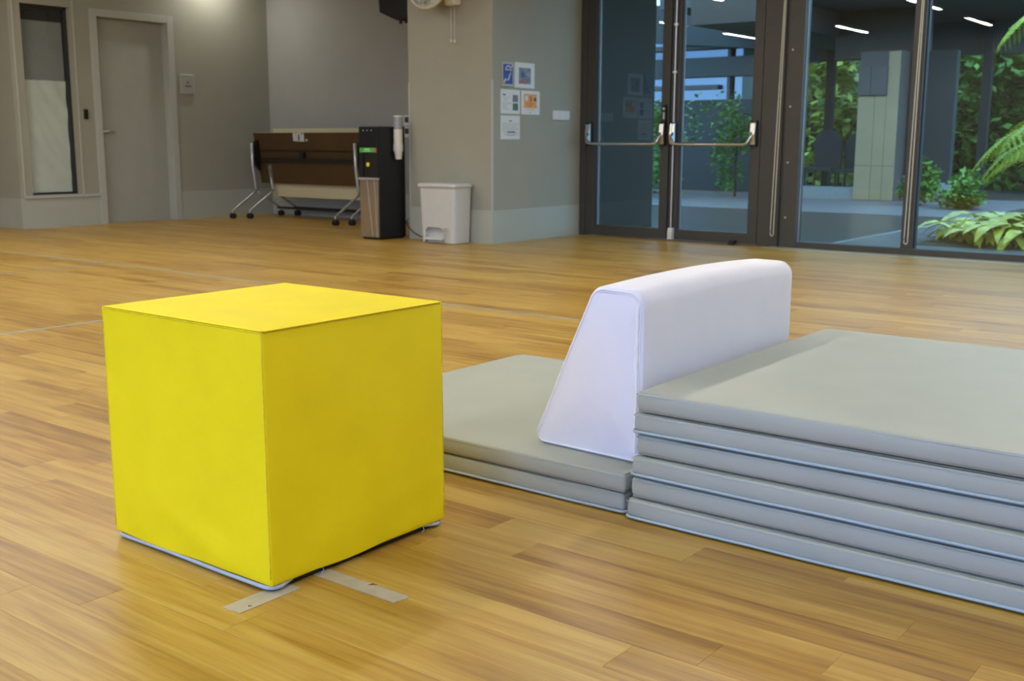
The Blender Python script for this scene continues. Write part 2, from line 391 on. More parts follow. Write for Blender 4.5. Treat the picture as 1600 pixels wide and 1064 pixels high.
# door_1
d = thing('door_1', None, None, (XL, (DY0+DY1)/2, 0)); d['kind'] = 'structure'
fr = MB().box(XL-.16, XL+.02, DY0, DY0+.075, 0, DZ, .004).box(XL-.16, XL+.02, DY1-.075, DY1, 0, DZ, .004).box(XL-.16, XL+.02, DY0+.075, DY1-.075, DZ-.075, DZ, .004)
fr.box(XL-.11, XL-.05, DY0+.075, DY0+.09, 0, DZ-.075).box(XL-.11, XL-.05, DY1-.09, DY1-.075, 0, DZ-.075)
fr.build('door_frame', 'frame_grey', d)
leaf = MB().box(XL-.115, XL-.07, DY0+.078, DY1-.078, .0, DZ-.078, .002).build('door_leaf', 'door_grey', d)
hx = XL-.07
h = MB().cyl((hx, 6.605, .955), (hx+.012, 6.605, .955), .026).cyl((hx, 6.605, .955), (hx+.055, 6.605, .955), .010)
h.tube([(hx+.055, 6.60, .955), (hx+.058, 6.65, .957), (hx+.055, 6.735, .957)], .010, 8).build('handle', 'chrome', leaf)
MB().cyl((hx, 6.605, .86), (hx+.010, 6.605, .86), .024).box(hx+.01, hx+.014, 6.601, 6.609, .845, .875).build('lock_cylinder', 'chrome', leaf)

# window_1, narrow light beside the door, paper stuck behind the pane
w1 = thing('window_1', None, None, (XL, 6.03, WZ0)); w1['kind'] = 'structure'
fx0, fx1 = XL-.13, XL-.05
MB().box(fx0, fx1, WY0, WY0+.018, WZ0, WZ1).box(fx0, fx1, WY1-.03, WY1, WZ0, WZ1).box(fx0, fx1, WY0, WY1, WZ0, WZ0+.018).box(fx0, fx1, WY0, WY1, WZ1-.03, WZ1).build('window_frame', 'alu_black', w1)
MB().box(XL-.064, XL-.058, WY0+.018, WY1-.03, WZ0+.018, WZ1-.03).build('pane', 'inner_glass', w1)
box('blind', 'pane_reflection_grey', XL-.115, XL-.108, WY0-.0, WY1-.0, WZ0, WZ1-.03, w1)  # grey board added behind the pane in place of its reflection
box('pane_rail', 'ext_dark', XL-.108, XL-.09, WY0+.02, WY1-.032, 2.02, 2.12, w1)
# crumpled paper
mb = MB(); ny, nz = 16, 30; vs = []; fs = []
for side in (0, 1):
    for j in range(nz+1):
        for i in range(ny+1):
            y = WY0+.022+(WY1-WY0-.056)*i/ny; z = WZ0+.022+(1.445-WZ0-.022)*j/nz
            n = (.3-abs(noise.noise(Vector((y*7+z*2, z*4+y*3, 1.3)))))*.016 + noise.noise(Vector((y*5, z*3.2+y*3, 1.3)))*.006 + noise.noise(Vector((y*12+z*9, z*4, 4)))*.006
            vs.append((XL-.088+n*1.5-side*.0012, y, z-.004*noise.noise(Vector((y*9, 0, 0)))))
N1 = (ny+1)*(nz+1)
for j in range(nz):
    for i in range(ny):
        a = j*(ny+1)+i; fs += [(a, a+1, a+ny+2, a+ny+1), (N1+a, N1+a+ny+1, N1+a+ny+2, N1+a+1)]
o = mb.add(vs, fs, True).build('paper_sheet', 'kraft_paper'); tag(o, 'crumpled pale sheet of paper covering the lower narrow window', 'paper')

# ------------------------------------------------------------------ glazed wall
FY0, FY1 = GY-.05, GY+.05
ZT = 2.62
# outer frame and solid panel beside the doors
gm = MB().box(PX1+.006, -5.80, FY0-.01, FY1, 0, ZT, .003).box(-4.055, -3.87, FY0, FY1, 0, ZT, .003).box(-3.87, -3.84, FY0+.02, FY1, 0, ZT)
gm.box(-5.80, -4.055, FY0-.01, FY1, 2.42, ZT)
struct('trim_5', 'alu_dark', gm)
struct('wall_glazing_header', 'wall_dark', MB().box(PX1, RX1, GY-.06, GY+.2, ZT, CEIL))
def leafdoor(name, x0, x1, gx0, gx1, hinge_left):
    d = thing(name, None, None, ((x0+x1)/2, GY, 0)); d['kind'] = 'structure'
    MB().box(x0, gx0, FY0, FY1-.02, .008, 2.41, .003).box(gx1, x1, FY0, FY1-.02, .008, 2.41, .003).box(gx0, gx1, FY0, FY1-.02, .008, .10, .003).box(gx0, gx1, FY0, FY1-.02, 2.32, 2.41, .003).build('leaf_frame', 'alu_dark', d)
    MB().box(gx0, gx0+.010, FY0+.012, FY0+.04, .10, 2.32).box(gx1-.006, gx1, FY0+.012, FY0+.04, .10, 2.32).build('glazing_gasket', 'alu_black', d)
    MB().box(gx0+.010, gx0+.016, GY-.012, GY-.004, .10, 2.32).build('glass_edge', 'clear_plastic', d)
    box('pane', 'pane_glass', gx0+.002, gx1-.002, GY-.004, GY+.004, .10, 2.32, d)
    # push bar
    pb = []
    for xa, s in ((x0+.045, 1), (x1-.045, -1)):
        prof = [(FY0, .835), (FY0-.05, .845), (FY0-.062, .93), (FY0-.05, 1.02), (FY0, 1.035)]
        hb = MB().prism(prof, 0, xa-.022, xa+.022).build('bar_housing', 'chrome', d)
        MB().box(xa-.026, xa-.0225, FY0-.035, FY0-.001, .83, 1.04).box(xa+.0225, xa+.026, FY0-.035, FY0-.001, .83, 1.04).build('housing_cheek', 'black_plastic', hb)
    yb = FY0-.085
    xa, xb = x0+.055, x1-.055
    MB().tube([(xa, FY0-.05, .94), (xa+.004, yb+.005, .90), (xa+.012, yb, .868), (xa+.035, yb, .848), (xa+.08, yb, .845), ((xa+xb)/2, yb, .845), (xb-.08, yb, .845), (xb-.035, yb, .848), (xb-.012, yb, .868), (xb-.004, yb+.005, .90), (xb, FY0-.05, .94)], .0125, 10).build('push_bar', 'chrome', d)
    return d
d2 = leafdoor('door_2', -5.80, -4.93, -5.70, -5.012, True)
d3 = leafdoor('door_3', -4.915, -4.06, -4.828, -4.145, False)
# lock on leaf 1, rod and floor bolt on leaf 2
lk = MB().box(-4.985, -4.950, FY0-.028, FY0, 1.04, 1.185, .004).build('door_lock', 'black_plastic', d2)
MB().cyl((-4.967, FY0-.028, 1.15), (-4.967, FY0-.036, 1.15), .011).box(-4.975, -4.96, FY0-.031, FY0-.027, 1.06, 1.12).build('lock_keypad', 'silver', lk)
rx = -4.872
MB().cyl((rx, FY0-.022, .10), (rx, FY0-.022, .86), .008, n=10).cyl((rx, FY0-.022, 1.03), (rx, FY0-.022, 2.40), .008, n=10).build('vertical_rod', 'silver', d3)
for z in (1.46, 1.86): MB().box(rx-.018, rx+.018, FY0-.034, FY0, z-.010, z+.010, .003).build('rod_guide', 'chrome', d3)
MB().prism([(FY0, .012), (FY0-.042, .012), (FY0-.042, .075), (FY0-.030, .112), (FY0, .112)], 0, rx-.022, rx+.022).build('floor_bolt', 'white_plastic', d3)
# fixed glazing
w2 = thing('window_2', None, None, (-2, GY, 0)); w2['kind'] = 'structure'
edges = [-3.705, -2.795, -1.72, -.72, .28, 1.28, 2.28, RX1-.03]
fm = MB().box(-3.84, -3.705, FY0-.012, FY1, 0, ZT, .003).box(-3.705, RX1, FY0-.012, FY1, 0, .055, .003).box(-3.705, RX1, FY0, FY1, ZT-.06, ZT)
fm.build('window_frame', 'alu_dark', w2)
for e in edges[1:]:
    MB().box(e-.045, e+.045, FY0-.010, FY1, .055, ZT-.06, .004).build('mullion', 'alu_dark', w2)
    MB().box(e+.045, e+.055, FY0+.02, GY+.02, .055, ZT-.06).build('glazing_gasket', 'alu_black', w2)
MB().box(-3.705, -3.698, GY-.02, GY-.004, .055, ZT-.06).build('glass_edge', 'clear_plastic', w2)
for a, b_ in zip(edges[:-1], edges[1:]):
    lo = a+(.046 if a > -3.7 else 0); box('pane', 'pane_glass', lo, b_-.046, GY-.004, GY+.004, .056, ZT-.061, w2)
for i in range(5): MB().cyl((-3.80, FY0-.012, .25+.45*i), (-3.80, FY0-.016, .25+.45*i), .008, n=10).build('screw', 'silver', w2)
# blind cords
def cord(x, y, zb, label, sway):
    pts = [(x+sway, y, 2.6)]
    for i in range(9): pts.append((x+sway*(1-i/8)*.9, y, 2.5-(2.5-zb-.05)*i/8))
    r = .014
    for i in range(7):
        a = PI+PI*i/6; pts.append((x+r+r*math.cos(a), y, zb+.022+.022*math.sin(a)))
    for i in range(9): pts.append((x+2*r+sway*i/8*.9-r*1.5*i/8, y, zb+.05+(2.5-zb-.05)*i/8))
    o = MB().tube(pts, .0038, 6).build('blind_cord', 'cream_plastic'); tag(o, label, 'blind cord', 'looped blind cords at the glazing')
cord(-3.905, FY0-.06, .095, 'thin looped blind cord hanging on the dark panel right of the doors', .05)
cord(-2.80, FY0-.05, .09, 'thin looped blind cord hanging in front of the window mullion', .03)

# ------------------------------------------------------------------ ceiling lamps
nl = 0
base = None
def strip_lamp(x, y):
    t = thing('strip_lamp', 'slim white linear ceiling lamp, one of the rows reflected in the glazing', 'lamp', (x, y, CEIL), 'linear ceiling lamps')
    MB().box(x-.045, x+.045, y-.70, y+.70, CEIL-.05, CEIL-.001, .004).build('housing', 'lamp_body', t)
    MB().box(x-.03, x+.03, y-.67, y+.67, CEIL-.054, CEIL-.050).build('diffuser', 'lamp_glow', t)
for x in (-9.25, -7.2, -5.15, -3.1, -1.05, 1.0):
    for y in (-1.35, 1.35, 4.1, 6.6):
        if (x < -4 and y > 5) or (x == -1.05 and y == 1.35): continue
        strip_lamp(x, y)
def downlight(x, y, lab):
    t = thing('downlight', lab, 'lamp', (x, y, CEIL), 'round downlights')
    n = 20; ring = []
    MB().loft([[Vector((x+r*math.cos(2*PI*i/n), y+r*math.sin(2*PI*i/n), z)) for i in range(n)] for r, z in ((.085, CEIL-.001), (.085, CEIL-.008), (.06, CEIL-.008), (.06, CEIL-.001))], True, False).build('trim_ring', 'lamp_body', t)
    MB().cyl((x, y, CEIL-.006), (x, y, CEIL-.002), .06, n=20).build('diffuser', 'down_glow', t)
    return t
downlight(-10.17, 7.95, 'round downlight washing the taupe wall right of the grey door')
downlight(-7.6, 5.6, 'round downlight over the hall near the pillar')

# ------------------------------------------------------------------ yellow cube
cx0, cx1, cyy0, cyy1, ch = -2.103, -1.583, 1.300, 1.805, .517
cube = thing('foam_cube', 'large bright yellow vinyl foam cube standing on the wood floor', 'foam cube', ((cx0+cx1)/2, (cyy0+cyy1)/2, 0))
def cdisp(p, n, u):
    a = [min(u[i], 1-u[i]) for i in range(3)]
    flat = 1.0
    for i in range(3):
        if abs(n[i]) < .9: flat *= min(1, a[i]/.12)
    k = (noise.noise(p*3.6+Vector((3, 1, 8)))*.005 + noise.noise(p*11)*.0006)*min(1, flat)
    low = max(0, 1-u[2]/.30)
    k += noise.noise(Vector((p.x*9+p.z*6, p.y*9-p.z*5, p.z*5)))*.011*low*min(1, flat+.05)
    d = n*k
    if abs(n.z) < .5:
        t = (u[2]-.5)
        d += Vector((-.006*u[2], .003*u[2], 0))
        d.z += -.006*(1-u[2])**6*math.sin(u[0]*5+u[1]*7)
    if n.z > .7: d.z += .004*math.sin(PI*u[0])*math.sin(PI*u[1]) - .003*(1-flat)
    return d
MB().rbox((cx0, cyy0, .014), (cx1, cyy1, ch), .006, (26, 26, 26), cdisp).build('cover', 'yellow_vinyl', cube)
base = MB(); base.loft([rrect(cx0+i, cx1-i, cyy0+i, cyy1-i, .02, z) for i, z in ((.016, .001), (.010, .004), (.010, .02))]).build('base_panel', 'black_matte', cube)
P = []
pr = rrect(cx0+.003, cx1-.003, cyy0+.003, cyy1-.003, .022, .0088, 6)
full = []
for i, p in enumerate(pr):
    q = pr[(i+1) % len(pr)]; m = max(1, int((q-p).length/.05))
    for k in range(m): full.append(p.lerp(q, k/m))
for p in full:
    # along the right-hand side the welt slips back under the cover
    onr = max(0, min(1, (p.x-(cx1-.02))/.015)); s = (p.y-cyy0)/(cyy1-cyy0)
    back = onr*(1 if .14 < s < .88 else 0)
    p.x -= .014*back; p.z += .0008*math.sin(p.y*31+p.x*17) + .004*back
MB().tube(full, .0045, 8, True).build('bottom_piping', 'pale_piping', cube)
# seams: top rim and uprights
sm = MB()
top = [p+Vector((-.006, .003, 0)) for p in rrect(cx0-.0008, cx1+.0008, cyy0-.0008, cyy1+.0008, .007, ch-.0075, 4)]
sm.tube(top, .0012, 6, True)
sm.build('top_seam', 'yellow_seam', cube)
for (x, y) in ((cx1-.0005, cyy0-.0005), (cx0+.0005, cyy0-.0005), (cx1-.0005, cyy1), (cx0, cyy1)):
    off = .006 if x > -1.8 else -.006
    pts = [(x-.006*z/ch-.002*(1 if x > -1.8 else -1), y+.003*z/ch+.001, z) for z in [.03+(ch-.04)*i/14 for i in range(15)]]
    MB().tube(pts, .0011, 6).build('upright_seam', 'yellow_seam', cube)
for yy, l in ((1.435, .014), (1.735, .008)):
    MB().tube([(cx1-.004, yy, .014), (cx1+.004, yy-.004, .010), (cx1+.002, yy-.010, .004)], .0009, 5).build('loose_thread', 'pale_piping', cube)

# ------------------------------------------------------------------ folding mats
TH = .0512
def panel(name, parent, x0, x1, y0, y1, z0, z1, seed, sag=0):
    def dd(p, n, u):
        a = min(u[0], 1-u[0]); b = min(u[1], 1-u[1])
        k = noise.noise(p*3.1+Vector((seed*3.7, seed, 0)))*.0018+noise.noise(p*9+Vector((seed, 0, seed)))*.0004
        d = Vector((0, 0, 0))
        if abs(n.z) < .8:
            d += n*(k + .0035*math.sin(PI*u[2]) - .0015)
            d += n*(-.006*max(0, 1-min(a if abs(n.x) < .5 else b, .12)/.12)**2*0.6)
        elif n.z > 0:
            f = min(1, a/.04)*min(1, b/.04)
            d.z += -.003*(1-f)+.6*k*f*.5
        return d
    o = MB().rbox((x0, y0, z0), (x1, y1, z1), .009, (18, 18, 4), dd).build(name, 'mat_vinyl', parent)
    return o
def welt(parent, name, x0, x1, y0, y1, z, r, m, rr=.018, flat=1.0, seed=0):
    ring = rrect(x0, x1, y0, y1, rr, z, 5); full = []
    for i, p in enumerate(ring):
        q = ring[(i+1) % len(ring)]; k = max(1, int((q-p).length/.06))
        for j in range(k): full.append(p.lerp(q, j/k))
    for p in full: p.z += .0012*noise.noise(Vector((p.x*6+seed, p.y*6, 0)))
    return MB().tube(full, r, 8, True, flat).build(name, m, parent)
def folding_mat(label, x0, x1, y0, y1, z0, jit, group):
    t = thing('folding_mat', label, 'gym mat', ((x0+x1)/2, (y0+y1)/2, z0), group)
    for i in (0, 1):
        dx0, dx1, dy = jit[i]; za = z0+i*TH
        p = panel('panel', t, x0+dx0, x1+dx1, y0+dy, y1+dy*.5, za+.0012, za+TH-.0006, z0*100+i*5+x0*3)
        welt(p, 'seam', x0+dx0-.0008, x1+dx1+.0008, y0+dy-.0008, y1+dy*.5+.0008, za+TH-.0095, .0007, 'mat_stitch', .01, 1, i)
    welt(t, 'piping', x0+jit[0][0]-.001, x1, y0+jit[0][2]-.002, y1, z0+.0062, .0036, 'mat_piping', .016, 1.0, z0*50)
    return t
SX0, SX1, SY0, SY1 = -1.268, -.14, 2.094, 3.20
G = 'folded grey gym mats'
folding_mat('folded grey vinyl mat at the bottom of the tall mat stack', SX0, SX1, SY0, SY1, .002, [(-.012, 0, 0), (-.004, -.02, .004)], G)
folding_mat('folded grey vinyl mat in the middle of the tall mat stack', SX0, SX1, SY0, SY1, .002+2*TH, [(-.002, 0, .001), (.006, .01, .007)], G)
folding_mat('folded grey vinyl mat on top of the tall mat stack', SX0, SX1, SY0, SY1, .002+4*TH, [(.000, 0, .003), (.008, .01, .000)], G)
folding_mat('low folded grey vinyl mat under the white bolster', -2.385, -1.292, 2.112, 3.145, .002, [(.0, -.004, .0), (.006, .002, -.006)], G)

# ------------------------------------------------------------------ white bolster (trapezoid block)
bo = thing('wedge_bolster', 'white cotton-covered foam bolster with one slanted side, beside the mat stack', 'bolster', (-1.46, 2.6, .104))
BZ = .1035
poly = [(-1.300, BZ), (-1.300, .520), (-1.446, .522), (-1.632, BZ)]
rad = [.024, .040, .050, .026]
def roundpoly(pts, rad, n=6, inset=0.0):
    out = []; m = len(pts); c = Vector((sum(p[0] for p in pts)/m, sum(p[1] for p in pts)/m))
    for i in range(m):
        p = Vector(pts[i]); a = Vector(pts[i-1]); b = Vector(pts[(i+1) % m])
        da = (a-p).normalized(); db = (b-p).normalized(); r = rad[i]
        half = da.angle(db)/2; t = r/math.tan(half); ctr = p+(da+db).normalized()*(r/math.sin(half))
        s = p+da*t; e = p+db*t; v0 = s-ctr; v1 = e-ctr; ang = v0.angle(v1)
        sg = 1 if v0.x*v1.y-v0.y*v1.x > 0 else -1
        for k in range(n+1):
            th = sg*ang*k/n; out.append(ctr+Vector((v0.x*math.cos(th)-v0.y*math.sin(th), v0.x*math.sin(th)+v0.y*math.cos(th))))
    res = []
    for i, p in enumerate(out):
        q = out[(i+1) % len(out)]; k = max(1, int((q-p).length/.02))
        for j in range(k): res.append(p.lerp(q, j/k))
    if inset:
        m = len(res); r2 = []
        for i, p in enumerate(res):
            d = (res[(i+1) % m]-res[i-1]); nrm = Vector((-d.y, d.x)).normalized()
            if (c-p).dot(nrm) < 0: nrm = -nrm
            r2.append(p+nrm*inset)
        res = r2
    return res
BY0, BY1 = 2.188, 3.030
def bring(y, ins, wob=1):
    R = []
    for p in roundpoly(poly, rad, 6, ins):
        q = Vector((p.x, y + (.014*(-1.30-p.x)/.33 if y < 2.4 else 0), p.y))
        k = wob*(noise.noise(q*5)*.004+noise.noise(q*14+Vector((4, 4, 4)))*.0012)
        if q.z > .13 and q.x < -1.31: q.x += k; q.z += k*.5
        if q.z > .51-.03 and ins == 0: q.z += .010*math.sin(PI*(y-BY0)/(BY1-BY0))
        R.append(q)
    return R
rings = [bring(BY0-.001, .014), bring(BY0-.001, .010), bring(BY0, .006), bring(BY0+.003, .002)]
for i in range(25): rings.append(bring(BY0+.008+(BY1-BY0-.016)*i/24, 0))
rings += [bring(BY1-.003, .002), bring(BY1, .006), bring(BY1+.001, .014)]
bm_ = MB(); bm_.loft(rings, True, False)
# end faces as gently puckered grids: fan to shrinking rings
def endcap(y, sgn):
    rr = []; c0 = roundpoly(poly, rad, 6, .014); cx = sum(p.x for p in c0)/len(c0); cz = sum(p.y for p in c0)/len(c0)
    for f in (1, .92, .84, .72, .56, .4, .24, .1):
        ring = []
        for p in c0:
            x = cx+(p.x-cx)*f; z = cz+(p.y-cz)*f
            pk = 0
            edge = max(0, 1-abs(f-.90)/.12)
            if x > -1.40 and sgn < 0: pk = .0022*math.sin(z*150+2*math.sin(z*37))*edge
            yy = y+sgn*(.007*(1-f*f))+pk + (.014*(-1.30-x)/.33 if sgn < 0 else 0) + sgn*.003*noise.noise(Vector((x*9, 3, z*7)))*(1-f*f)
            ring.append(Vector((x, yy, z)))
        rr.append(ring)
    if sgn < 0: rr.reverse()
    return rr
r1 = endcap(BY0-.001, -1); r2 = endcap(BY1+.001, 1)
bm_.loft(r1, True, True); bm_.loft(r2, True, True)
bm_.build('cover', 'white_cotton', bo)
se = MB(); se.tube([p+Vector((0, -.0015, 0)) for p in bring(BY0, .0075, 1)], .0016, 6, True); se.build('end_seam', 'white_seam', bo)
# stitched hem band on the upright edge of the end
vs = []; fs = []
for i in range(41):
    z = .13+(.485-.13)*i/40; pk = .0012*math.sin(z*160)
    for x in (-1.3065, -1.316): vs.append((x-.004+pk*.6, BY0-.0032+pk*.5, z))
    for x in (-1.3065, -1.316): vs.append((x-.004+pk*.6, BY0-.0010+pk*.5, z))
for i in range(40):
    a = i*4; fs += [(a, a+1, a+5, a+4), (a+2, a+6, a+7, a+3), (a, a+4, a+6, a+2), (a+1, a+3, a+7, a+5)]
MB().add(vs, fs, True).build('hem_band', 'white_seam', bo)

# ------------------------------------------------------------------ tapes on the floor
def jagged(x0, x1, y0, y1, along, seed):
    rnd = random.Random(seed); n = 9; A = []; B = []
    for i in range(n):
        t = i/(n-1)
        if along == 'x': A.append((x0+rnd.uniform(0, .006), y0+(y1-y0)*t)); B.append((x1-rnd.uniform(0, .008), y0+(y1-y0)*t))
        else: A.append((x0+(x1-x0)*t, y0+rnd.uniform(0, .006))); B.append((x0+(x1-x0)*t, y1-rnd.uniform(0, .006)))
    poly = A+B[::-1]
    if along == 'x': poly = poly[::-1]
    return poly
o = MB().prism(jagged(-1.612, -1.564, 1.203, 1.36, 'y', 3)[::-1], 2, .0003, .0011).build('masking_tape_strip', 'masking_tape'); tag(o, 'short beige masking tape strip sticking out under the cube front corner', 'tape', 'masking tape strips')
o = MB().prism(jagged(-1.70, -1.366, 1.418, 1.458, 'x', 5)[::-1], 2, .0003, .0011).build('masking_tape_strip', 'masking_tape'); tag(o, 'longer beige masking tape strip beside the right side of the cube', 'tape', 'masking tape strips')
MB().prism([(-1.472, 1.446), (-1.455, 1.4595), (-1.470, 1.4595)][::-1], 2, .0011, .0014).build('torn_patch', 'subfloor', o)
MB().prism([(-1.580, 1.240), (-1.572, 1.244), (-1.574, 1.236)][::-1], 2, .0011, .0014).build('stain_mark', 'ink', bpy.data.objects['masking_tape_strip'])
o = box('court_line', 'court_tape', -12.0, -2.3, 4.405, 4.435, .0002, .0009); tag(o, 'long pale tape line running across the floor behind the cube', 'floor line', 'pale floor lines')
o = box('court_line', 'court_tape', -7.03, -7.0, .6, 4.404, .0002, .0009); tag(o, 'pale tape line meeting the long line far left of the cube', 'floor line', 'pale floor lines')
o = box('court_line', 'court_tape', -4.81, -4.78, .6, 4.404, .0002, .0009); tag(o, 'pale tape line ending behind the left edge of the cube', 'floor line', 'pale floor lines')

# ------------------------------------------------------------------ flip-top tables
def flip_table(label, xl, xr, y, bz0, bz1, ytop, ybot, face, leg_x, legz):
    t = thing('folding_table', label, 'table', ((xl+xr)/2, y, 0), 'nested folding tables')
    def bd(off, th, m, nm, mx=0, mz=0):
        a0 = Vector((0, ybot, bz0+mz)); a1 = Vector((0, ytop, bz1-mz)); d = (a1-a0).normalized(); n = Vector((0, -d.z, d.y))*(1)
        if n.y > 0: n = -n
        p = [a0+n*off, a1+n*off, a1+n*(off+th), a0+n*(off+th)]
        return MB().prism([(q.y, q.z) for q in p], 0, xl+mx, xr-mx).build(nm, m, t)
    if face == 'under':
        bd(-.024, .018, 'board_cream', 'tabletop'); und = bd(-.006, .006, 'board_brown', 'underside')
        zc = (bz0+bz1)/2; yy = lambda z: ybot+(ytop-ybot)*(z-bz0)/(bz1-bz0)
        for z, h, dep in ((.755, .012, .012), (.655, .034, .045)):
            box('crossbeam', 'black_plastic', xl+.10, xr-.10, yy(z)-dep-.006, yy(z)-.006, z-h/2, z+h/2, t)
        box('latch', 'black_plastic', -9.36, -9.30, yy(.70)-.05, yy(.70)-.006, .672, .74, t, .004)
        lab = MB().prism([(-9.452, .862), (-9.278, .856), (-9.285, .948), (-9.462, .95)], 1, yy(.9)-.0085, yy(.9)-.0065).build('label_sheet', 'paper', t)
        for i in range(5): box('print_block', 'ink_soft', -9.44, -9.385, yy(.9)-.0092, yy(.9)-.0084, .868+.016*i, .876+.016*i, lab)
        box('print_block', 'ink', -9.375, -9.350, yy(.9)-.0092, yy(.9)-.0084, .866, .935, lab)
        box('print_block', 'ink', -9.330, -9.295, yy(.9)-.0092, yy(.9)-.0084, .93, .942, lab)
        for i in range(4): box('print_block', 'ink_soft', -9.34, -9.295, yy(.9)-.0092, yy(.9)-.0084, .866+.016*i, .873+.016*i, lab)
        box('small_sticker', 'paper', -9.262, -9.232, yy(.87)-.0085, yy(.87)-.0065, .862, .882, t)
    else:
        bd(0, .024, 'board_cream', 'tabletop'); bd(-.004, .004, 'board_brown', 'underside')
    for lx in leg_x:
        zb = .37
        if face == 'under':
            yy2 = yy(.72)
            MB().prism([(yy2-.005, .52), (yy2-.085, .60), (yy2-.10, .78), (yy2-.06, .87), (yy2-.005, .88)], 0, lx-.020, lx+.020).build('bracket', 'black_plastic', t)
        yl = y-.02
        MB().tube([(lx, yl-.05, legz), (lx, yl-.045, .60), (lx, yl-.01, .34), (lx, yl, .30)], .019, 8).build('leg', 'silver', t)
        for s in (-1, 1):
            fy = yl+s*.35
            ft = MB().tube([(lx, yl, .305), (lx, yl+s*.06, .265), (lx, fy-s*.03, .105), (lx, fy, .085), (lx, fy, .055)], .014, 8).build('foot', 'silver', t)
            c = MB(); c.cyl((lx-.028, fy, .030), (lx-.008, fy, .030), .030, n=14).cyl((lx+.008, fy, .030), (lx+.028, fy, .030), .030, n=14).box(lx-.012, lx+.012, fy-.014, fy+.02, .03, .062)
            c.build('caster', 'rubber', ft)
    MB().box(leg_x[0], leg_x[1], y+.27, y+.30, .085, .11).build('stretcher', 'black_plastic', t)
    return t
flip_table('folding table on casters showing its dark brown underside', -10.13, -8.36, 8.30, .385, .952, 8.30, 8.40, 'under', (-10.08, -8.42), .84)
flip_table('folding table nested behind the brown one, cream top showing below', -9.99, -8.22, 8.42, .235, 1.0, 8.50, 8.48, 'top', (-9.93, -8.30), .55)

# ------------------------------------------------------------------ water dispenser
wx0, wx1, wy0, wy1, wh = -7.115, -6.884, 7.0, 7.35, .99
wd = thing('water_dispenser', 'tall black water dispenser with steel lower door, beside the pillar', 'water dispenser', ((wx0+wx1)/2, (wy0+wy1)/2, 0))
bd = MB().box(wx0, wx1, wy0+.02, wy1, .012, wh, .006).box(wx0+.01, wx1-.01, wy0+.03, wy1-.02, .0, .012)
bd.build('body', 'black_plastic', wd)
MB().box(wx0+.004, wx1-.004, wy0, wy0+.02, .79, wh-.004, .004).build('control_panel', 'gloss_black', wd)
for i in range(3): MB().cyl((wx0+.06+i*.05, wy0, .955), (wx0+.06+i*.05, wy0-.0015, .955), .006, n=10).build('button', 'ink_soft', wd)
MB().box(wx0+.004, wx0+.05, wy0, wy0+.02, .545, .79).box(wx1-.06, wx1-.004, wy0, wy0+.02, .545, .79).box(wx0+.05, wx1-.06, wy0+.012, wy0+.02, .545, .79).build('alcove', 'black_plastic', wd)
for i in range(2): MB().cyl((wx0+.085+i*.05, wy0+.008, .79), (wx0+.085+i*.05, wy0+.008, .755), .009, n=10).build('tap', 'gloss_black', wd)
lb = MB().box(wx0+.012, wx1-.012, wy0-.0015, wy0, .765, .805).build('green_label', 'label_green', wd); lb['label'] = 'green label strip'
MB().box(wx0+.075, wx0+.135, wy0-.0025, wy0-.0015, .787, .797).box(wx0+.06, wx0+.15, wy0-.0025, wy0-.0015, .773, .777).build('label_print', 'paper', lb)
MB().box(wx1-.04, wx1-.013, wy0-.0025, wy0-.0015, .767, .803).build('label_end', 'red_print', lb)
MB().cyl((wx0+.105, wy0+.012, .66), (wx0+.105, wy0+.004, .66), .019, n=16).build('round_sticker', 'label_yellow', wd)
MB().box(wx0+.002, wx1-.002, wy0-.02, wy0+.02, .525, .545, .003).build('drip_ledge', 'silver', wd)
MB().box(wx0+.004, wx1-.008, wy0+.002, wy0+.02, .02, .525, .003).build('lower_door', 'steel', wd)
for xa, xb in ((.085, .145), (.175, .20)):
    MB().prism([(wx0+xa, .522), (wx0+xb, .024), (wx0+xb+.010, .024), (wx0+xa+.010, .522)], 1, wy0-.0005, wy0+.0022).build('door_glint', 'chrome', wd)  # bright strips imitate lamp reflections on the steel door
# cup tube
ccx, ccy = -6.838, 7.215
ct = thing('cup_dispenser', 'upright cup tube with pale cups on the side of the water dispenser', 'cup dispenser', (ccx, ccy, .70))
MB().cyl((ccx, ccy, .84), (ccx, ccy, 1.075), .038, n=18).build('clear_tube', 'clear_plastic', ct)
MB().cyl((ccx, ccy, 1.073), (ccx, ccy, 1.085), .041, n=18).build('tube_cap', 'white_plastic', ct)
MB().cyl((ccx, ccy, .83), (ccx, ccy, .965), .0388, n=18).build('cup_stack', 'cream_plastic', ct)
MB().cyl((ccx, ccy, .775), (ccx, ccy, .84), .043, n=18).build('collar', 'white_plastic', ct)
MB().cyl((ccx+.004, ccy, .705), (ccx, ccy, .776), .027, .036, n=18).build('lowest_cup', 'cream_plastic', ct)
MB().box(-6.882, ccx-.035, ccy-.012, ccy+.012, .88, .92).build('mount', 'white_plastic', ct)
cd = [(-6.90, 7.40, .17), (-6.85, 7.315, .14), (-6.80, 7.30, .095), (-6.74, 7.30, .055), (-6.66, 7.30, .025), (-6.5, 7.325, .012), (-6.35, 7.325, .010)]
o = MB().tube(cd, .005, 6).build('power_cord', 'black_plastic'); tag(o, 'black power cord sagging from the dispenser towards the bin', 'cord')

# ------------------------------------------------------------------ pedal bin
bx0, bx1, by0, by1 = -6.465, -6.09, 7.095, 7.315
pb = thing('pedal_bin', 'pale grey plastic pedal bin in front of the pillar', 'bin', ((bx0+bx1)/2, (by0+by1)/2, 0))
e = .016
def bring_(z):
    k = e*z/.48; return (bx0-k, bx1+k, by0-k, by1+k*.5)
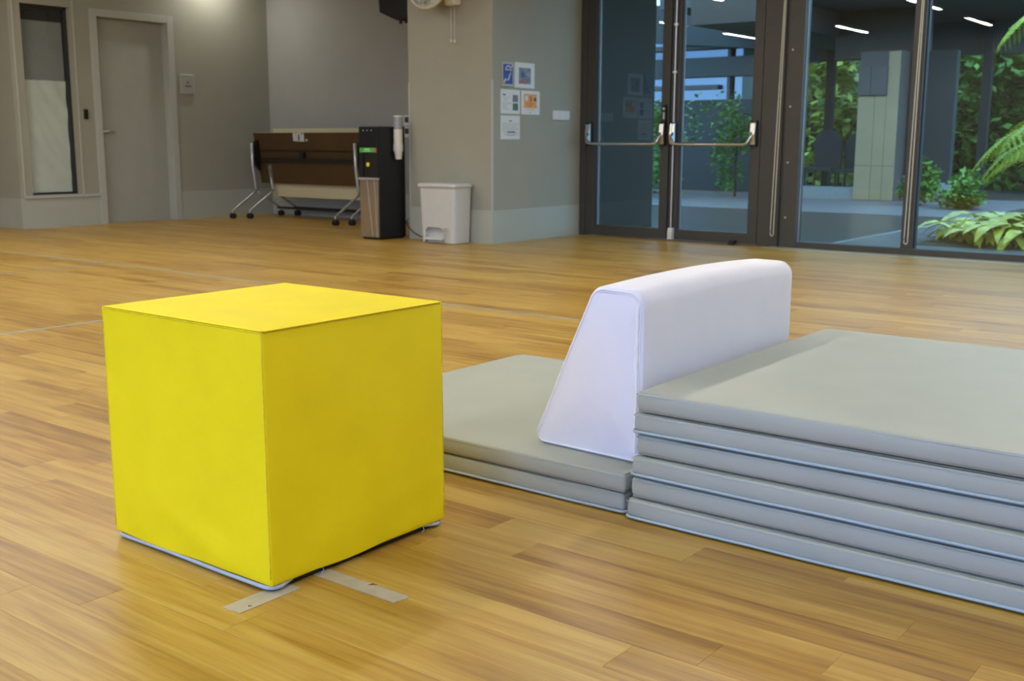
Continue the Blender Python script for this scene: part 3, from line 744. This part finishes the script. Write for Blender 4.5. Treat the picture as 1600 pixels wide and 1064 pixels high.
# shell with an arched opening cut in the front
opx0, opx1, opz = bx0+.045, bx0+.262, .135
bb = MB(); R_ = [rrect(*bring_(z), .035, z, 6) for z in (.135, .25, .36, .478)]
bb.loft(R_, True, True)
x0b, x1b, y0b, y1b = bring_(.0)
def leg_poly(xa, xb): return [(xa, y0b+.012), (xa+.012, y0b), (xb, y0b), (xb, y1b), (xa, y1b)]
low = MB()
zz = [.0, .136]
for (xa, xb, r0) in ((x0b, opx0, 'L'), (opx1, x1b, 'R')):
    pts = rrect(x0b, x1b, y0b, y1b, .035, 0, 6)
    cl = []
    for z in (0.004, .136):
        q = rrect(*bring_(z), .035, z, 6); cl.append([Vector((min(max(p.x, xa - .01 if r0 == 'L' else xa), xb if r0 == 'L' else xb+.01), p.y, z)) for p in q])
    low.loft(cl, True, True)
# arch corners
for k, (xa, s) in enumerate(((opx0, 1), (opx1, -1))):
    pts = [(xa, .136), (xa, .095)]+[(xa+s*.03*(1-math.cos(a)), .095+.03*math.sin(a)) for a in (.4, .8, 1.2, 1.57)]+[(xa+s*.03, .136)]
    pts = pts if s < 0 else pts[::-1]
    low.prism(pts, 1, y0b-.0045, y0b+.05)
low.box(opx0, opx1, y0b+.05, y1b, .01, .136)
for p in low.v: bb.v.append(p)
n0 = len(bb.v)-len(low.v)
for f, s_ in zip(low.f, low.smooth): bb.f.append(tuple(i+n0 for i in f)); bb.smooth.append(s_); bb.tone.append(0)
bb.build('bucket', 'bin_white', pb)
L_ = [(x0b-e-.012, x1b+e+.012, y0b-e-.014, y1b+e*.5+.004)]*1
a = L_[0]
lidm = MB().loft([rrect(a[0]+i, a[1]-i, a[2]+i, a[3]-i, .035, z, 6) for i, z in ((.004, .476), (0, .480), (0, .498), (.004, .506), (.02, .509), (.05, .510))], True, True)
lidm.build('lid', 'bin_white', pb)
MB().prism([(y0b-.02, .030), (y0b+.045, .040), (y0b+.045, .052), (y0b-.02, .040)], 0, opx0+.006, opx1-.006).build('pedal', 'white_plastic', pb)
box('pedal_shadow_gap', 'bin_grey', opx0+.03, opx1-.002, y0b-.003, y0b+.04, .006, .026, pb)  # grey block imitates the shaded gap under the pedal

# ------------------------------------------------------------------ wall fan, speaker, controls on the walls
wf = thing('wall_fan', 'cream wall fan at the pillar top with two bead pull cords', 'fan', (-6.30, PY, 2.0))
MB().rbox((-6.315, PY-.10, 1.985), (-6.20, PY-.0005, 2.20), .02, (3, 3, 4)).build('switch_box', 'cream_plastic', wf)
MB().tube([(-6.26, PY-.06, 2.19), (-6.28, PY-.10, 2.25), (-6.36, PY-.16, 2.28)], .02, 8).build('neck', 'cream_plastic', wf)
fc = Vector((-6.395, PY-.22, 2.175)); n = 28
def fring(r, dy): return [Vector((fc.x+r*math.cos(2*PI*i/n), fc.y+dy, fc.z+r*math.sin(2*PI*i/n))) for i in range(n)][::-1]
MB().loft([fring(r, dy) for r, dy in ((.205, -.012), (.222, -.018), (.226, 0), (.222, .018), (.16, .034), (.06, .042))], True, False).build('back_shell', 'cream_plastic', wf)
gd = MB()
for r in (.20, .165, .13, .095): gd.tube(fring(r, -.045-.03*(1-r/.2)), .0022, 5, True)
for i in range(24):
    a_ = 2*PI*i/24; gd.tube([(fc.x+r*math.cos(a_), fc.y+dy, fc.z+r*math.sin(a_)) for r, dy in ((.05, -.068), (.13, -.056), (.20, -.045), (.22, -.012))], .0018, 5)
gd.build('wire_guard', 'white_plastic', wf)
MB().cyl((fc.x, fc.y-.074, fc.z), (fc.x, fc.y-.058, fc.z), .05, n=20).cyl((fc.x, fc.y-.058, fc.z), (fc.x, fc.y+.09, fc.z), .045, n=20).build('motor_hub', 'cream_plastic', wf)
for k in range(3):
    vs = []; fs = []
    for j in range(7):
        t_ = j/6; a_ = 2*PI*k/3-.45+.9*t_
        for r in (.045, .12, .185): vs.append((fc.x+r*math.cos(a_), fc.y-.032+.026*t_, fc.z+r*math.sin(a_)))
    m_ = len(vs); vs += [(x, y+.003, z) for x, y, z in vs]
    for j in range(6):
        for q in (0, 1):
            i0 = j*3+q; fs += [(i0, i0+1, i0+4, i0+3), (m_+i0+3, m_+i0+4, m_+i0+1, m_+i0)]
    MB().add(vs, fs, True).build('blade', 'clear_plastic', wf)
for i, (x, zz_) in enumerate(((-6.278, 1.705), (-6.238, 1.70))):
    c = MB().tube([(x, PY-.05, 1.99), (x+.001, PY-.05, zz_)], .0022, 5).build('pull_cord', 'white_plastic', wf)
    MB().sphere((x+.001, PY-.05, zz_-.006), .011, 10, (1, 1, 1.25)).build('bead', 'white_plastic', c)

spk = thing('loudspeaker', 'black loudspeaker hung high in the alcove behind the pillar', 'speaker', (-7.55, 8.0, 2.0))
MB().prism([(-7.735, 2.50), (-7.735, 2.20), (-7.725, 2.085), (-7.50, 1.995), (-7.30, 2.02), (-7.28, 2.50)][::-1], 1, 7.92, 8.20).build('cabinet', 'black_matte', spk)
MB().prism([(-7.71, 2.48), (-7.71, 2.11), (-7.50, 2.025), (-7.32, 2.04), (-7.32, 2.48)][::-1], 1, 7.912, 7.92).build('grille', 'black_plastic', spk)
for x in (-7.545, -7.47, -7.435): MB().cyl((x, 8.02, 2.03), (x, 8.02, 1.975), .016, n=10).build('knob', 'black_plastic', spk)
MB().box(-7.52, -7.46, 8.20, RY1, 2.22, 2.28).build('wall_bracket', 'black_matte', spk)

for i, (z0, z1, lab) in enumerate(((1.025, 1.135, 'upper white wall thermostat with dark screen, behind the cup tube'), (.905, 1.015, 'lower white wall thermostat with dark screen, behind the cup tube'))):
    t = thing('thermostat', lab, 'thermostat', (-8.18, RY1, z0), 'wall thermostats')
    MB().box(-8.245, -8.13, RY1-.018, RY1, z0, z1, .004).build('case', 'white_plastic', t)
    MB().box(-8.222, -8.14, RY1-.020, RY1-.018, z0+.035, z1-.018).build('screen', 'ext_dark', t)

# door sign and card reader on the left wall
t = thing('door_sign', 'small grey square sign on the wall right of the grey door', 'sign', (XL, 7.64, 1.36))
MB().box(XL, XL+.02, 7.555, 7.73, 1.365, 1.575, .003).build('plate', 'frame_grey', t)
MB().box(XL+.02, XL+.022, 7.565, 7.72, 1.375, 1.565).build('face', 'wall_grey', t)
MB().box(XL+.022, XL+.023, 7.63, 7.655, 1.485, 1.50).box(XL+.022, XL+.023, 7.605, 7.685, 1.445, 1.458).build('print_mark', 'ink', t)
t = thing('card_reader', 'small black card reader between the narrow window and the door', 'card reader', (XL, 6.395, 1.075))
MB().box(XL, XL+.025, 6.375, 6.415, 1.075, 1.175, .006).build('case', 'black_plastic', t)
MB().box(XL+.025, XL+.027, 6.383, 6.407, 1.12, 1.16).build('window', 'gloss_black', t)

# switch plate on the poster wall
xw = PX1
t = thing('switch_plate', 'white three-gang light switch plate on the poster wall', 'light switch', (xw, 8.33, 1.056))
MB().box(xw, xw+.014, 8.20, 8.455, 1.056, 1.138, .003).build('plate', 'white_plastic', t)
for i in range(3): MB().box(xw+.014, xw+.019, 8.215+i*.08, 8.283+i*.08, 1.07, 1.125, .002).build('rocker', 'white_plastic', t)

# posters: y along wall, z up; all a few mm thick on x = xw
def sheet(name, label, cat, y0, y1, z0, z1, m='paper', th=.002, tilt=0, group='notices on the pillar side wall'):
    t = thing(name, label, cat, (xw, (y0+y1)/2, z0), group)
    MB().box(xw+.0006, xw+th, y0, y1, z0, z1).build('backing' if m != 'paper' else 'sheet', m, t)
    return t
def pr_(t, nm, m, y0, y1, z0, z1, base=.002): return MB().box(xw+base, xw+base+.0006, y0, y1, z0, z1).build(nm, m, t)
# ear sign
t = sheet('hearing_loop_sign', 'blue hearing sign with a white ear symbol in a grey frame', 'sign', 7.456, 7.611, 1.322, 1.522, 'frame_grey', .012)
pr_(t, 'blue_panel', 'blue_print', 7.470, 7.600, 1.342, 1.505, .012)
def yz_tube(pts, r): return [(xw+.0145, a, b) for a, b in pts]
ear = [(7.50, 1.452), (7.508, 1.480), (7.535, 1.492), (7.562, 1.482), (7.574, 1.455), (7.566, 1.430), (7.552, 1.410), (7.545, 1.385), (7.530, 1.372), (7.515, 1.380)]
mb = MB(); mb.tube(yz_tube(ear, 0), .006, 6); mb.tube(yz_tube([(7.522, 1.450), (7.530, 1.465), (7.546, 1.462), (7.548, 1.445)], 0), .004, 6)
mb.tube(yz_tube([(7.475, 1.352), (7.500, 1.382)], 0), .010, 6); mb.tube(yz_tube([(7.578, 1.482), (7.594, 1.500)], 0), .006, 6)
mb.build('ear_symbol', 'paper', t)
t = sheet('photo_notice', 'laminated sheet with a dark photograph, beside the blue ear sign', 'notice', 7.640, 7.925, 1.318, 1.530)
pr_(t, 'photograph', 'photo_print', 7.700, 7.870, 1.352, 1.488)
pr_(t, 'photo_figure', 'red_print', 7.742, 7.775, 1.354, 1.395, .0026); pr_(t, 'photo_figure', 'blue_print', 7.735, 7.775, 1.40, 1.45, .0026)
t = sheet('text_notice', 'white notice with text lines and two small photos at its right', 'notice', 7.448, 7.716, 1.097, 1.298)
pr_(t, 'heading', 'ink', 7.475, 7.52, 1.248, 1.258)
for i, (a, b_) in enumerate(((7.475, 7.59), (7.485, 7.55), (7.495, 7.53), (7.475, 7.60), (7.48, 7.55), (7.475, 7.53), (7.485, 7.555))):
    z = 1.235-.0165*i; pr_(t, 'text_line', 'ink_soft', a, b_, z-.004, z)
pr_(t, 'small_photo', 'photo_print', 7.615, 7.69, 1.195, 1.255); pr_(t, 'small_photo', 'photo_green', 7.615, 7.69, 1.125, 1.185)
t = sheet('orange_poster', 'white sheet with an orange printed picture, above the empty wall', 'poster', 7.735, 8.005, 1.096, 1.297)
pr_(t, 'orange_panel', 'orange_print', 7.772, 7.962, 1.150, 1.270)
for a, b_, z0, z1, m in ((7.795, 7.825, 1.212, 1.255, 'paper'), (7.86, 7.885, 1.205, 1.25, 'red_print'), (7.92, 7.95, 1.21, 1.24, 'ink')): pr_(t, 'print_figure', m, a, b_, z0, z1, .0026)
for i in range(3): pr_(t, 'text_line', 'red_print', 7.80+.01*i, 7.91-.012*i, 1.188-.014*i, 1.193-.014*i, .0026)
pr_(t, 'text_line', 'orange_print', 7.80, 7.93, 1.134, 1.140); pr_(t, 'text_line', 'ink_soft', 7.855, 7.875, 1.110, 1.118)
t = sheet('rules_notice', 'white sheet filled with lines of text, lowest of the notices', 'notice', 7.448, 7.717, .882, 1.081)
pr_(t, 'heading', 'ink', 7.565, 7.605, 1.032, 1.040)
for i in range(8):
    z = 1.018-.0135*i; pr_(t, 'text_line', 'ink_soft', 7.47+(.02 if i > 5 else 0), 7.70-(.03 if i % 3 == 2 else 0), z-.0038, z)
pr_(t, 'text_line', 'ink', 7.54, 7.65, .938, .946); pr_(t, 'text_line', 'ink_soft', 7.54, 7.64, .912, .917)

# door wedge
o = MB().prism([(8.56, .001), (8.64, .001), (8.64, .036), (8.61, .036)], 0, -4.285, -4.235).build('door_wedge', 'rubber'); tag(o, 'small black rubber door wedge on the floor by the glass doors', 'door wedge')

# ------------------------------------------------------------------ outside, partly solid things in place of reflections in the glass
gr = struct('ground', 'ground', MB().box(-40, 30, GY+.3, 60, -.08, -.02).box(-40, 30, -40, RY0-.3, -.08, -.02), 'grey paved ground outside the hall', 'ground')
# paving to the left, boardwalk to the right of x=-3.62
struct('paving', 'ground', MB().box(-14, -3.64, GY+.051, 18, -.02, -.004), 'dark grey paving outside the glazing', 'paving')
dk = struct('deck', 'ext_dark', MB().box(-3.62, 3.4, GY+.051, 9.62, -.02, -.012).box(-3.62, -3.06, 9.62, 15, -.02, -.012), 'grey boarded deck strip outside the fixed glazing', 'deck')
rnd = random.Random(5)
for i in range(7):
    y0 = GY+.055+i*.124; MB().box(-3.60, 3.3, y0, y0+.118, -.012, 0, 0, rnd.random()).build('board', 'deck_wood', dk, tone=True)
for i in range(30):
    y0 = 9.62+i*.124; MB().box(-3.60, -3.08, y0, y0+.118, -.012, 0, 0, rnd.random()).build('board', 'deck_wood', dk, tone=True)
struct('paving_sky_bright', 'court_sky_bright', MB().box(-14, -3.64, 13.4, 18, -.004, .002), 'court paving strip with the sky brightness put in its pale colour', 'paving')  # strip coloured lighter to imitate sky light on the open court
struct('trim_6', 'ext_white', MB().box(-3.645, -3.615, GY+.06, 15, -.01, .006))
struct('wall_reflection_teal', 'reflection_teal', MB().box(-6.6, -5.87, GY+.3, 9.99, -.02, CEIL))  # solid stand-in for the poster wall mirrored in the door glass
struct('wall_reflection_fin', 'reflection_teal', MB().box(-6.1, -5.87, GY+.052, GY+.3, -.02, CEIL))  # joins the reflection stand-in to the glazing
struct('roof_shade_canopy', 'ext_soffit', MB().box(-16, -3.3, GY+.3, 12.2, 2.9, 3.05), 'unseen dark canopy added to shade the ground outside the glazing', 'canopy')  # out of view; keeps sky light off the ground near the glazing
struct('roof_far_canopy', 'ext_soffit', MB().box(-9.0, -4.2, 15.4, 20.1, 2.88, 3.05).box(-9.0, -4.2, 19.9, 20.1, 2.33, 2.88), 'dark far canopy soffit behind the court', 'canopy')
# added pavilion: beams and sky gaps stand in for windows mirrored in the doors
pv = thing('reflection_pavilion', 'added dark pavilion with sky gaps in place of windows reflected in the doors', 'pavilion', (-10, 18.3, 0))
box('lower_wall', 'ext_dark', -14, -8.0, 18.3, 18.5, -.02, 1.62, pv)
box('beam', 'ext_dark', -14, -8.0, 18.2, 18.5, 2.02, 2.36, pv); box('beam', 'ext_soffit', -14, -8.0, 18.1, 18.4, 2.50, 2.58, pv); box('beam', 'ext_soffit', -14, -9.4, 18.2, 18.4, 1.80, 1.88, pv)
MB().add([(-14, 18.0, 2.95), (-8.2, 18.0, 2.42), (-8.2, 18.0, 3.3), (-14, 18.0, 3.3), (-14, 18.2, 2.95), (-8.2, 18.2, 2.42), (-8.2, 18.2, 3.3), (-14, 18.2, 3.3)], [(0, 1, 2, 3), (7, 6, 5, 4), (0, 4, 5, 1), (1, 5, 6, 2), (3, 2, 6, 7), (0, 3, 7, 4)]).build('eave', 'ext_dark', pv)
for x0, x1 in ((-13.9, -12.43), (-12.37, -9.25), (-9.19, -8.13)): box('pane', 'sky_dim_glass', x0, x1, 18.35, 18.358, 1.62, 2.9, pv)  # panes added to dim the sky in the gaps
for x in (-12.4, -9.22, -8.1): box('post', 'ext_soffit', x-.03, x+.03, 18.25, 18.45, 1.6, 2.95, pv)
# panelled unit beyond the window
pu = thing('panelled_unit', 'beige panelled cabinet wall standing beyond the left window pane', 'cabinet wall', (-5.9, 16.8, 0))
box('carcass', 'ext_panel_dark', -6.23, -5.62, 16.62, 17.2, 0, 2.2, pu)
for x0, x1 in ((-6.225, -5.975), (-5.97, -5.80), (-5.795, -5.625)):
    for z0, z1 in ((.01, .52), (.525, 1.55 if x1 < -5.7 else 2.19)): box('panel', 'ext_panel', x0, x1, 16.6, 16.62, z0, z1, pu, .003)
for x0, x1 in ((-6.225, -6.04), (-6.035, -5.80)): box('dark_panel', 'ext_panel_dark', x0, x1, 16.56, 16.62, 1.56, 1.98, pu, .003)
o = MB().box(-7.9, -6.85, 14.4, 22, 2.5, 2.87).build('bulkhead', 'ext_brown'); tag(o, 'dark brown ceiling bulkhead beyond the left window pane', 'bulkhead')
o = MB().box(-6.9, -5.5, 17.3, 17.6, 2.15, 2.87).build('bulkhead', 'ext_brown'); tag(o, 'dark brown beam above the beige panelled cabinet wall', 'bulkhead')
struct('wall_garden', 'hedge_dark', MB().box(-13, 4, 26.5, 26.8, -.02, 5.5))
struct('wall_outer_low', 'ext_white', MB().box(-7.3, -6.24, 16.7, 16.8, -.02, .19))
struct('wall_outer_plinth', 'ext_white', MB().box(-5.61, -4.9, 16.95, 17.04, -.02, .28))
struct('wall_outer_dark', 'ext_dark', MB().box(-5.62, -4.95, 17.05, 17.2, -.02, 2.2))
t = thing('cable_trunking', 'white vertical cable trunking with a socket box on the dark wall', 'trunking', (-5.52, 16.95, .3))
box('duct', 'ext_white', -5.545, -5.505, 16.99, 17.05, .36, 2.2, t); box('socket_box', 'ext_white', -5.60, -5.45, 16.97, 17.05, .285, .375, t)
# round-backed dark chairs
def chair(x, y, s, label):
    t = thing('chair', label, 'chair', (x, y, 0), 'dark chairs outside')
    pts = []
    for i in range(13):
        a = PI*i/12; pts.append((x+.24*s*math.cos(a), .80*s+.28*s*math.sin(a)))
    pts += [(x-.22*s, .47*s), (x+.22*s, .47*s)]
    MB().prism(pts, 1, y+.20, y+.25).build('backrest', 'ext_dark', t)
    MB().box(x-.25*s, x+.25*s, y-.25, y+.22, .42*s, .48*s, .01).build('seat', 'ext_dark', t)
    for dx in (-.2, .2):
        for dy in (-.2, .2): MB().cyl((x+dx*s, y+dy, -.004), (x+dx*s, y+dy, .43*s), .018, n=8).build('leg', 'ext_dark', t)
chair(-6.98, 17.2, 1.0, 'dark round-backed chair beyond the window, next to the window frame')
chair(-6.50, 17.25, .95, 'dark round-backed chair beyond the window, next to the beige panels')
for x, y, lab in ((-5.24, 20, 'slim dark post in front of the trees behind the fern'), (-7.95, 20, 'slim dark post in front of the trees behind the chairs')):
    o = box('canopy_post', 'ext_dark', x-.07, x+.07, y-.27, y-.13, -.02, 2.88); tag(o, lab, 'post', 'posts of the far canopy')

# planting
def leafquad(mb, p, d, up, L, w, nseg=5, droop=.3, fold=.15):
    d = d.normalized(); s = d.cross(up).normalized(); vs = []; fs = []
    pos = p.copy(); dirv = d.copy()
    for i in range(nseg+1):
        t = i/nseg; ww = w*math.sin(PI*min(1, .08+t*.92))**.8 if i < nseg else .0005
        vs += [pos-s*ww+Vector((0, 0, fold*ww)), pos+s*ww+Vector((0, 0, fold*ww))]
        dirv = (dirv+Vector((0, 0, -droop/nseg))).normalized(); pos = pos+dirv*(L/nseg)
    for i in range(nseg): a = i*2; fs.append((a, a+1, a+3, a+2))
    mb.add(vs, fs, True)
def frond(L, rise, droop, n=22, seed=0):
    """bipinnate fern frond growing along +X from the origin"""
    rnd = random.Random(seed); mb = MB(); pts = []; pos = Vector((0, 0, 0)); d = Vector((1, 0, rise)).normalized()
    for i in range(n+1):
        pts.append(pos.copy()); d = (d+Vector((0, 0, -droop/n))).normalized(); pos = pos+d*(L/n)
    mb.tube(pts, lambda t: .006*(1-t)+.0012, 5)
    for i in range(2, n+1):
        t = i/n; ln = L*.34*math.sin(PI*(.12+.86*t))**.8*(1.05-.25*t); p = pts[i]; dd = (pts[i]-pts[i-1]).normalized()
        for s in (-1, 1):
            pd = (dd*.45+Vector((0, s, -.10+rnd.uniform(-.1, .05)))).normalized(); m = 9; q = p.copy(); dv = pd.copy()
            for j in range(m):
                dv = (dv+Vector((0, 0, -.45/m))).normalized(); q2 = q+dv*(ln/m)
                w = ln*.085*math.sin(PI*(.15+.8*j/m))
                for s2 in (-1, 1):
                    side = dv.cross(Vector((0, 0, 1))).normalized()*s2
                    tip = q+side*w+dv*w*.5+Vector((0, 0, -.15*w)); b1 = q2*1.0
                    mb.add([q, q.lerp(tip, .6)+dv*ln/m*.12, tip, q.lerp(tip, .5)+dv*ln/m*.55, q.lerp(q2, .55)], [(0, 1, 2, 3, 4) if s2 < 0 else (4, 3, 2, 1, 0)], False)
                q = q2
    return mb
pl = struct('planting_bed', 'soil', MB().box(-3.06, 3.2, 9.62, 16, -.02, .005), 'brown soil bed outside the right window pane', 'planting bed')
tf = thing('tree_fern', 'bright green tree fern arching in from the right outside the window', 'fern', (-1.95, 10.6, 0))
MB().tube([(-1.95, 10.6, 0), (-1.96, 10.6, .7), (-1.95, 10.6, 1.1), (-1.93, 10.6, 2.05)], .07, 10).build('trunk', 'bark', tf)
fro = [frond(1.15, .55, 1.9, 17, 1).mesh('frond'), frond(1.05, .9, 2.3, 16, 2).mesh('frond'), frond(.9, .2, 1.3, 15, 3).mesh('frond')]
for m in fro: m.materials.append(MATS['fern_green'])
for k, (az, which, dz, s) in enumerate(((184, 0, 0, 1.0), (192, 2, -.08, 1.05), (174, 0, -.12, .95), (208, 2, -.04, 1.0), (162, 1, -.03, 1.0), (196, 1, .95, .95), (225, 0, .1, .9), (172, 0, 1.02, .9), (135, 0, 0, 1), (100, 1, 0, 1), (60, 0, 0, 1), (20, 1, 0, 1), (340, 0, 0, 1), (300, 1, 0, 1), (262, 0, 0, 1))):
    o = bpy.data.objects.new('frond', fro[which]); COL.objects.link(o); o.parent = tf
    o.location = (.02, 0, 1.0+dz); o.rotation_euler = (0, 0, math.radians(az)); o.scale = (s, s, s)
lm = MB(); leafquad(lm, Vector((0, 0, 0)), Vector((1, 0, 1.9)), Vector((0, 0, 1)), .32, .034, 6, 2.3, .3)
leafme = lm.mesh('leaf'); leafme.materials.append(MATS['hosta_green'])
hrnd = random.Random(12)
labs = ['leafy pale green clump at the left corner of the planting bed', 'second leafy pale green clump from the bed corner', 'middle leafy pale green clump of the front row', 'leafy pale green clump under the tree fern fronds', 'leafy pale green clump at the photo right edge', 'leafy pale green clump behind the corner clump', 'leafy pale green clump behind the middle clump', 'leafy pale green clump at the back by the fern']
for k, (x, y, s) in enumerate(((-2.84, 10.16, 1.15), (-2.63, 10.0, 1.3), (-2.44, 9.98, 1.4), (-2.25, 9.98, 1.35), (-2.06, 9.95, 1.3), (-2.74, 10.6, 1.6), (-2.50, 10.55, 1.7), (-2.26, 10.6, 1.7))):
    t = thing('hosta_clump', labs[k], 'plant', (x, y, .005), 'leafy clumps in the planting bed')
    for i in range(20):
        o = bpy.data.objects.new('leaf', leafme); COL.objects.link(o); o.parent = t
        sc_ = s*hrnd.uniform(.75, 1.35); o.scale = (sc_, sc_, sc_*hrnd.uniform(.8, 1.25)); o.rotation_euler = (hrnd.uniform(-.2, .2), hrnd.uniform(-.35, .15), 2*PI*i/20*3+hrnd.uniform(-.3, .3))
        o.location = (hrnd.uniform(-.03, .03), hrnd.uniform(-.03, .03), 0)
def bush(name, label, x, y, z0, rx, ry, rz, nleaf, ls, m, group, seed, trunk=True):
    rnd = random.Random(seed); t = thing(name, label, 'tree' if trunk else 'shrub', (x, y, -.02), group)
    mb = MB()
    blobs = [(rnd.uniform(-.6, .6)*rx, rnd.uniform(-.6, .6)*ry, rnd.uniform(-.7, .7)*rz, rnd.uniform(.3, .55)) for _ in range(12)]
    for i in range(nleaf):
        b = rnd.choice(blobs); v = Vector((rnd.gauss(0, 1), rnd.gauss(0, 1), rnd.gauss(0, 1))).normalized()*(rnd.random()**.4)*b[3]
        p = Vector((x+b[0]+v.x*rx, y+b[1]+v.y*ry, z0+b[2]+v.z*rz))
        if p.z < .02: p.z = .02+rnd.random()*.1
        d = Vector((rnd.uniform(-1, 1), rnd.uniform(-1, 1), rnd.uniform(-.7, .4))).normalized(); s = d.cross(Vector((rnd.uniform(-.4, .4), rnd.uniform(-.4, .4), 1))).normalized()
        l = ls*rnd.uniform(.6, 1.3); w = l*.30
        mb.add([p, p+d*l*.45+s*w, p+d*l, p+d*l*.45-s*w], [(0, 1, 2, 3)])
    tag(mb.build('foliage', m, t), kind='stuff')
    if trunk: MB().tube([(x, y, -.02), (x+.05, y, z0*.5), (x, y, z0)], .07, 8).build('trunk', 'bark', t)
    else: MB().tube([(x, y, -.02), (x, y, z0)], .02, 6).build('stem', 'bark', t)
treespec = [(-9.6, 23, 2.0, 'tree_light', 'pale green tree seen behind the chairs outside'), (-8.2, 24, 1.8, 'tree_green', 'dark green tree behind the left dark post'),
            (-7.0, 23.5, 1.9, 'tree_green', 'dark green tree behind the beige cabinet wall'), (-5.9, 22.5, 1.7, 'tree_green', 'dark green tree in the middle behind the mullion'),
            (-5.0, 23.5, 2.0, 'tree_light', 'pale green tree right of the post behind the fern'), (-4.0, 22, 1.8, 'tree_green', 'dark green tree at the far right behind the fern'), (-6.4, 25, 3.0, 'tree_light', 'tall pale tree standing behind the other trees'), (-2.6, 21, 1.8, 'tree_green', 'dark green tree outside beyond the right edge')]
for i, (x, y, z, m, lab) in enumerate(treespec): bush('broadleaf_tree', lab, x, y, z, 1.1, .9, 1.9, 3600, .26, m, 'trees behind the court', 40+i)
shr = [(-8.9, 15.6, .75, .55, .8, 'shrub_green', 'feathery green shrub seen through the right door leaf'), (-9.9, 16.6, .7, .5, .75, 'shrub_green', 'green shrub seen low in the left door leaf'), (-8.1, 16.4, .8, .45, .8, 'shrub_green', 'green shrub near the right stile of the glass doors'), (-5.0, 15.8, .35, .3, .35, 'shrub_green', 'low dark shrub behind the planting bed'), (-4.3, 15.2, .30, .4, .3, 'shrub_green', 'low shrub behind the leafy clumps at right')]
for i, (x, y, z, r, rz, m, lab) in enumerate(shr): bush('garden_shrub', lab, x, y, z, r, r, rz, 1300, .095, m, 'shrubs in the court', 80+i, False)
print('planks as parts', nplank, 'objects', len(sc.objects))
for o in sc.objects:
    if 'wl' in o: del o['wl']
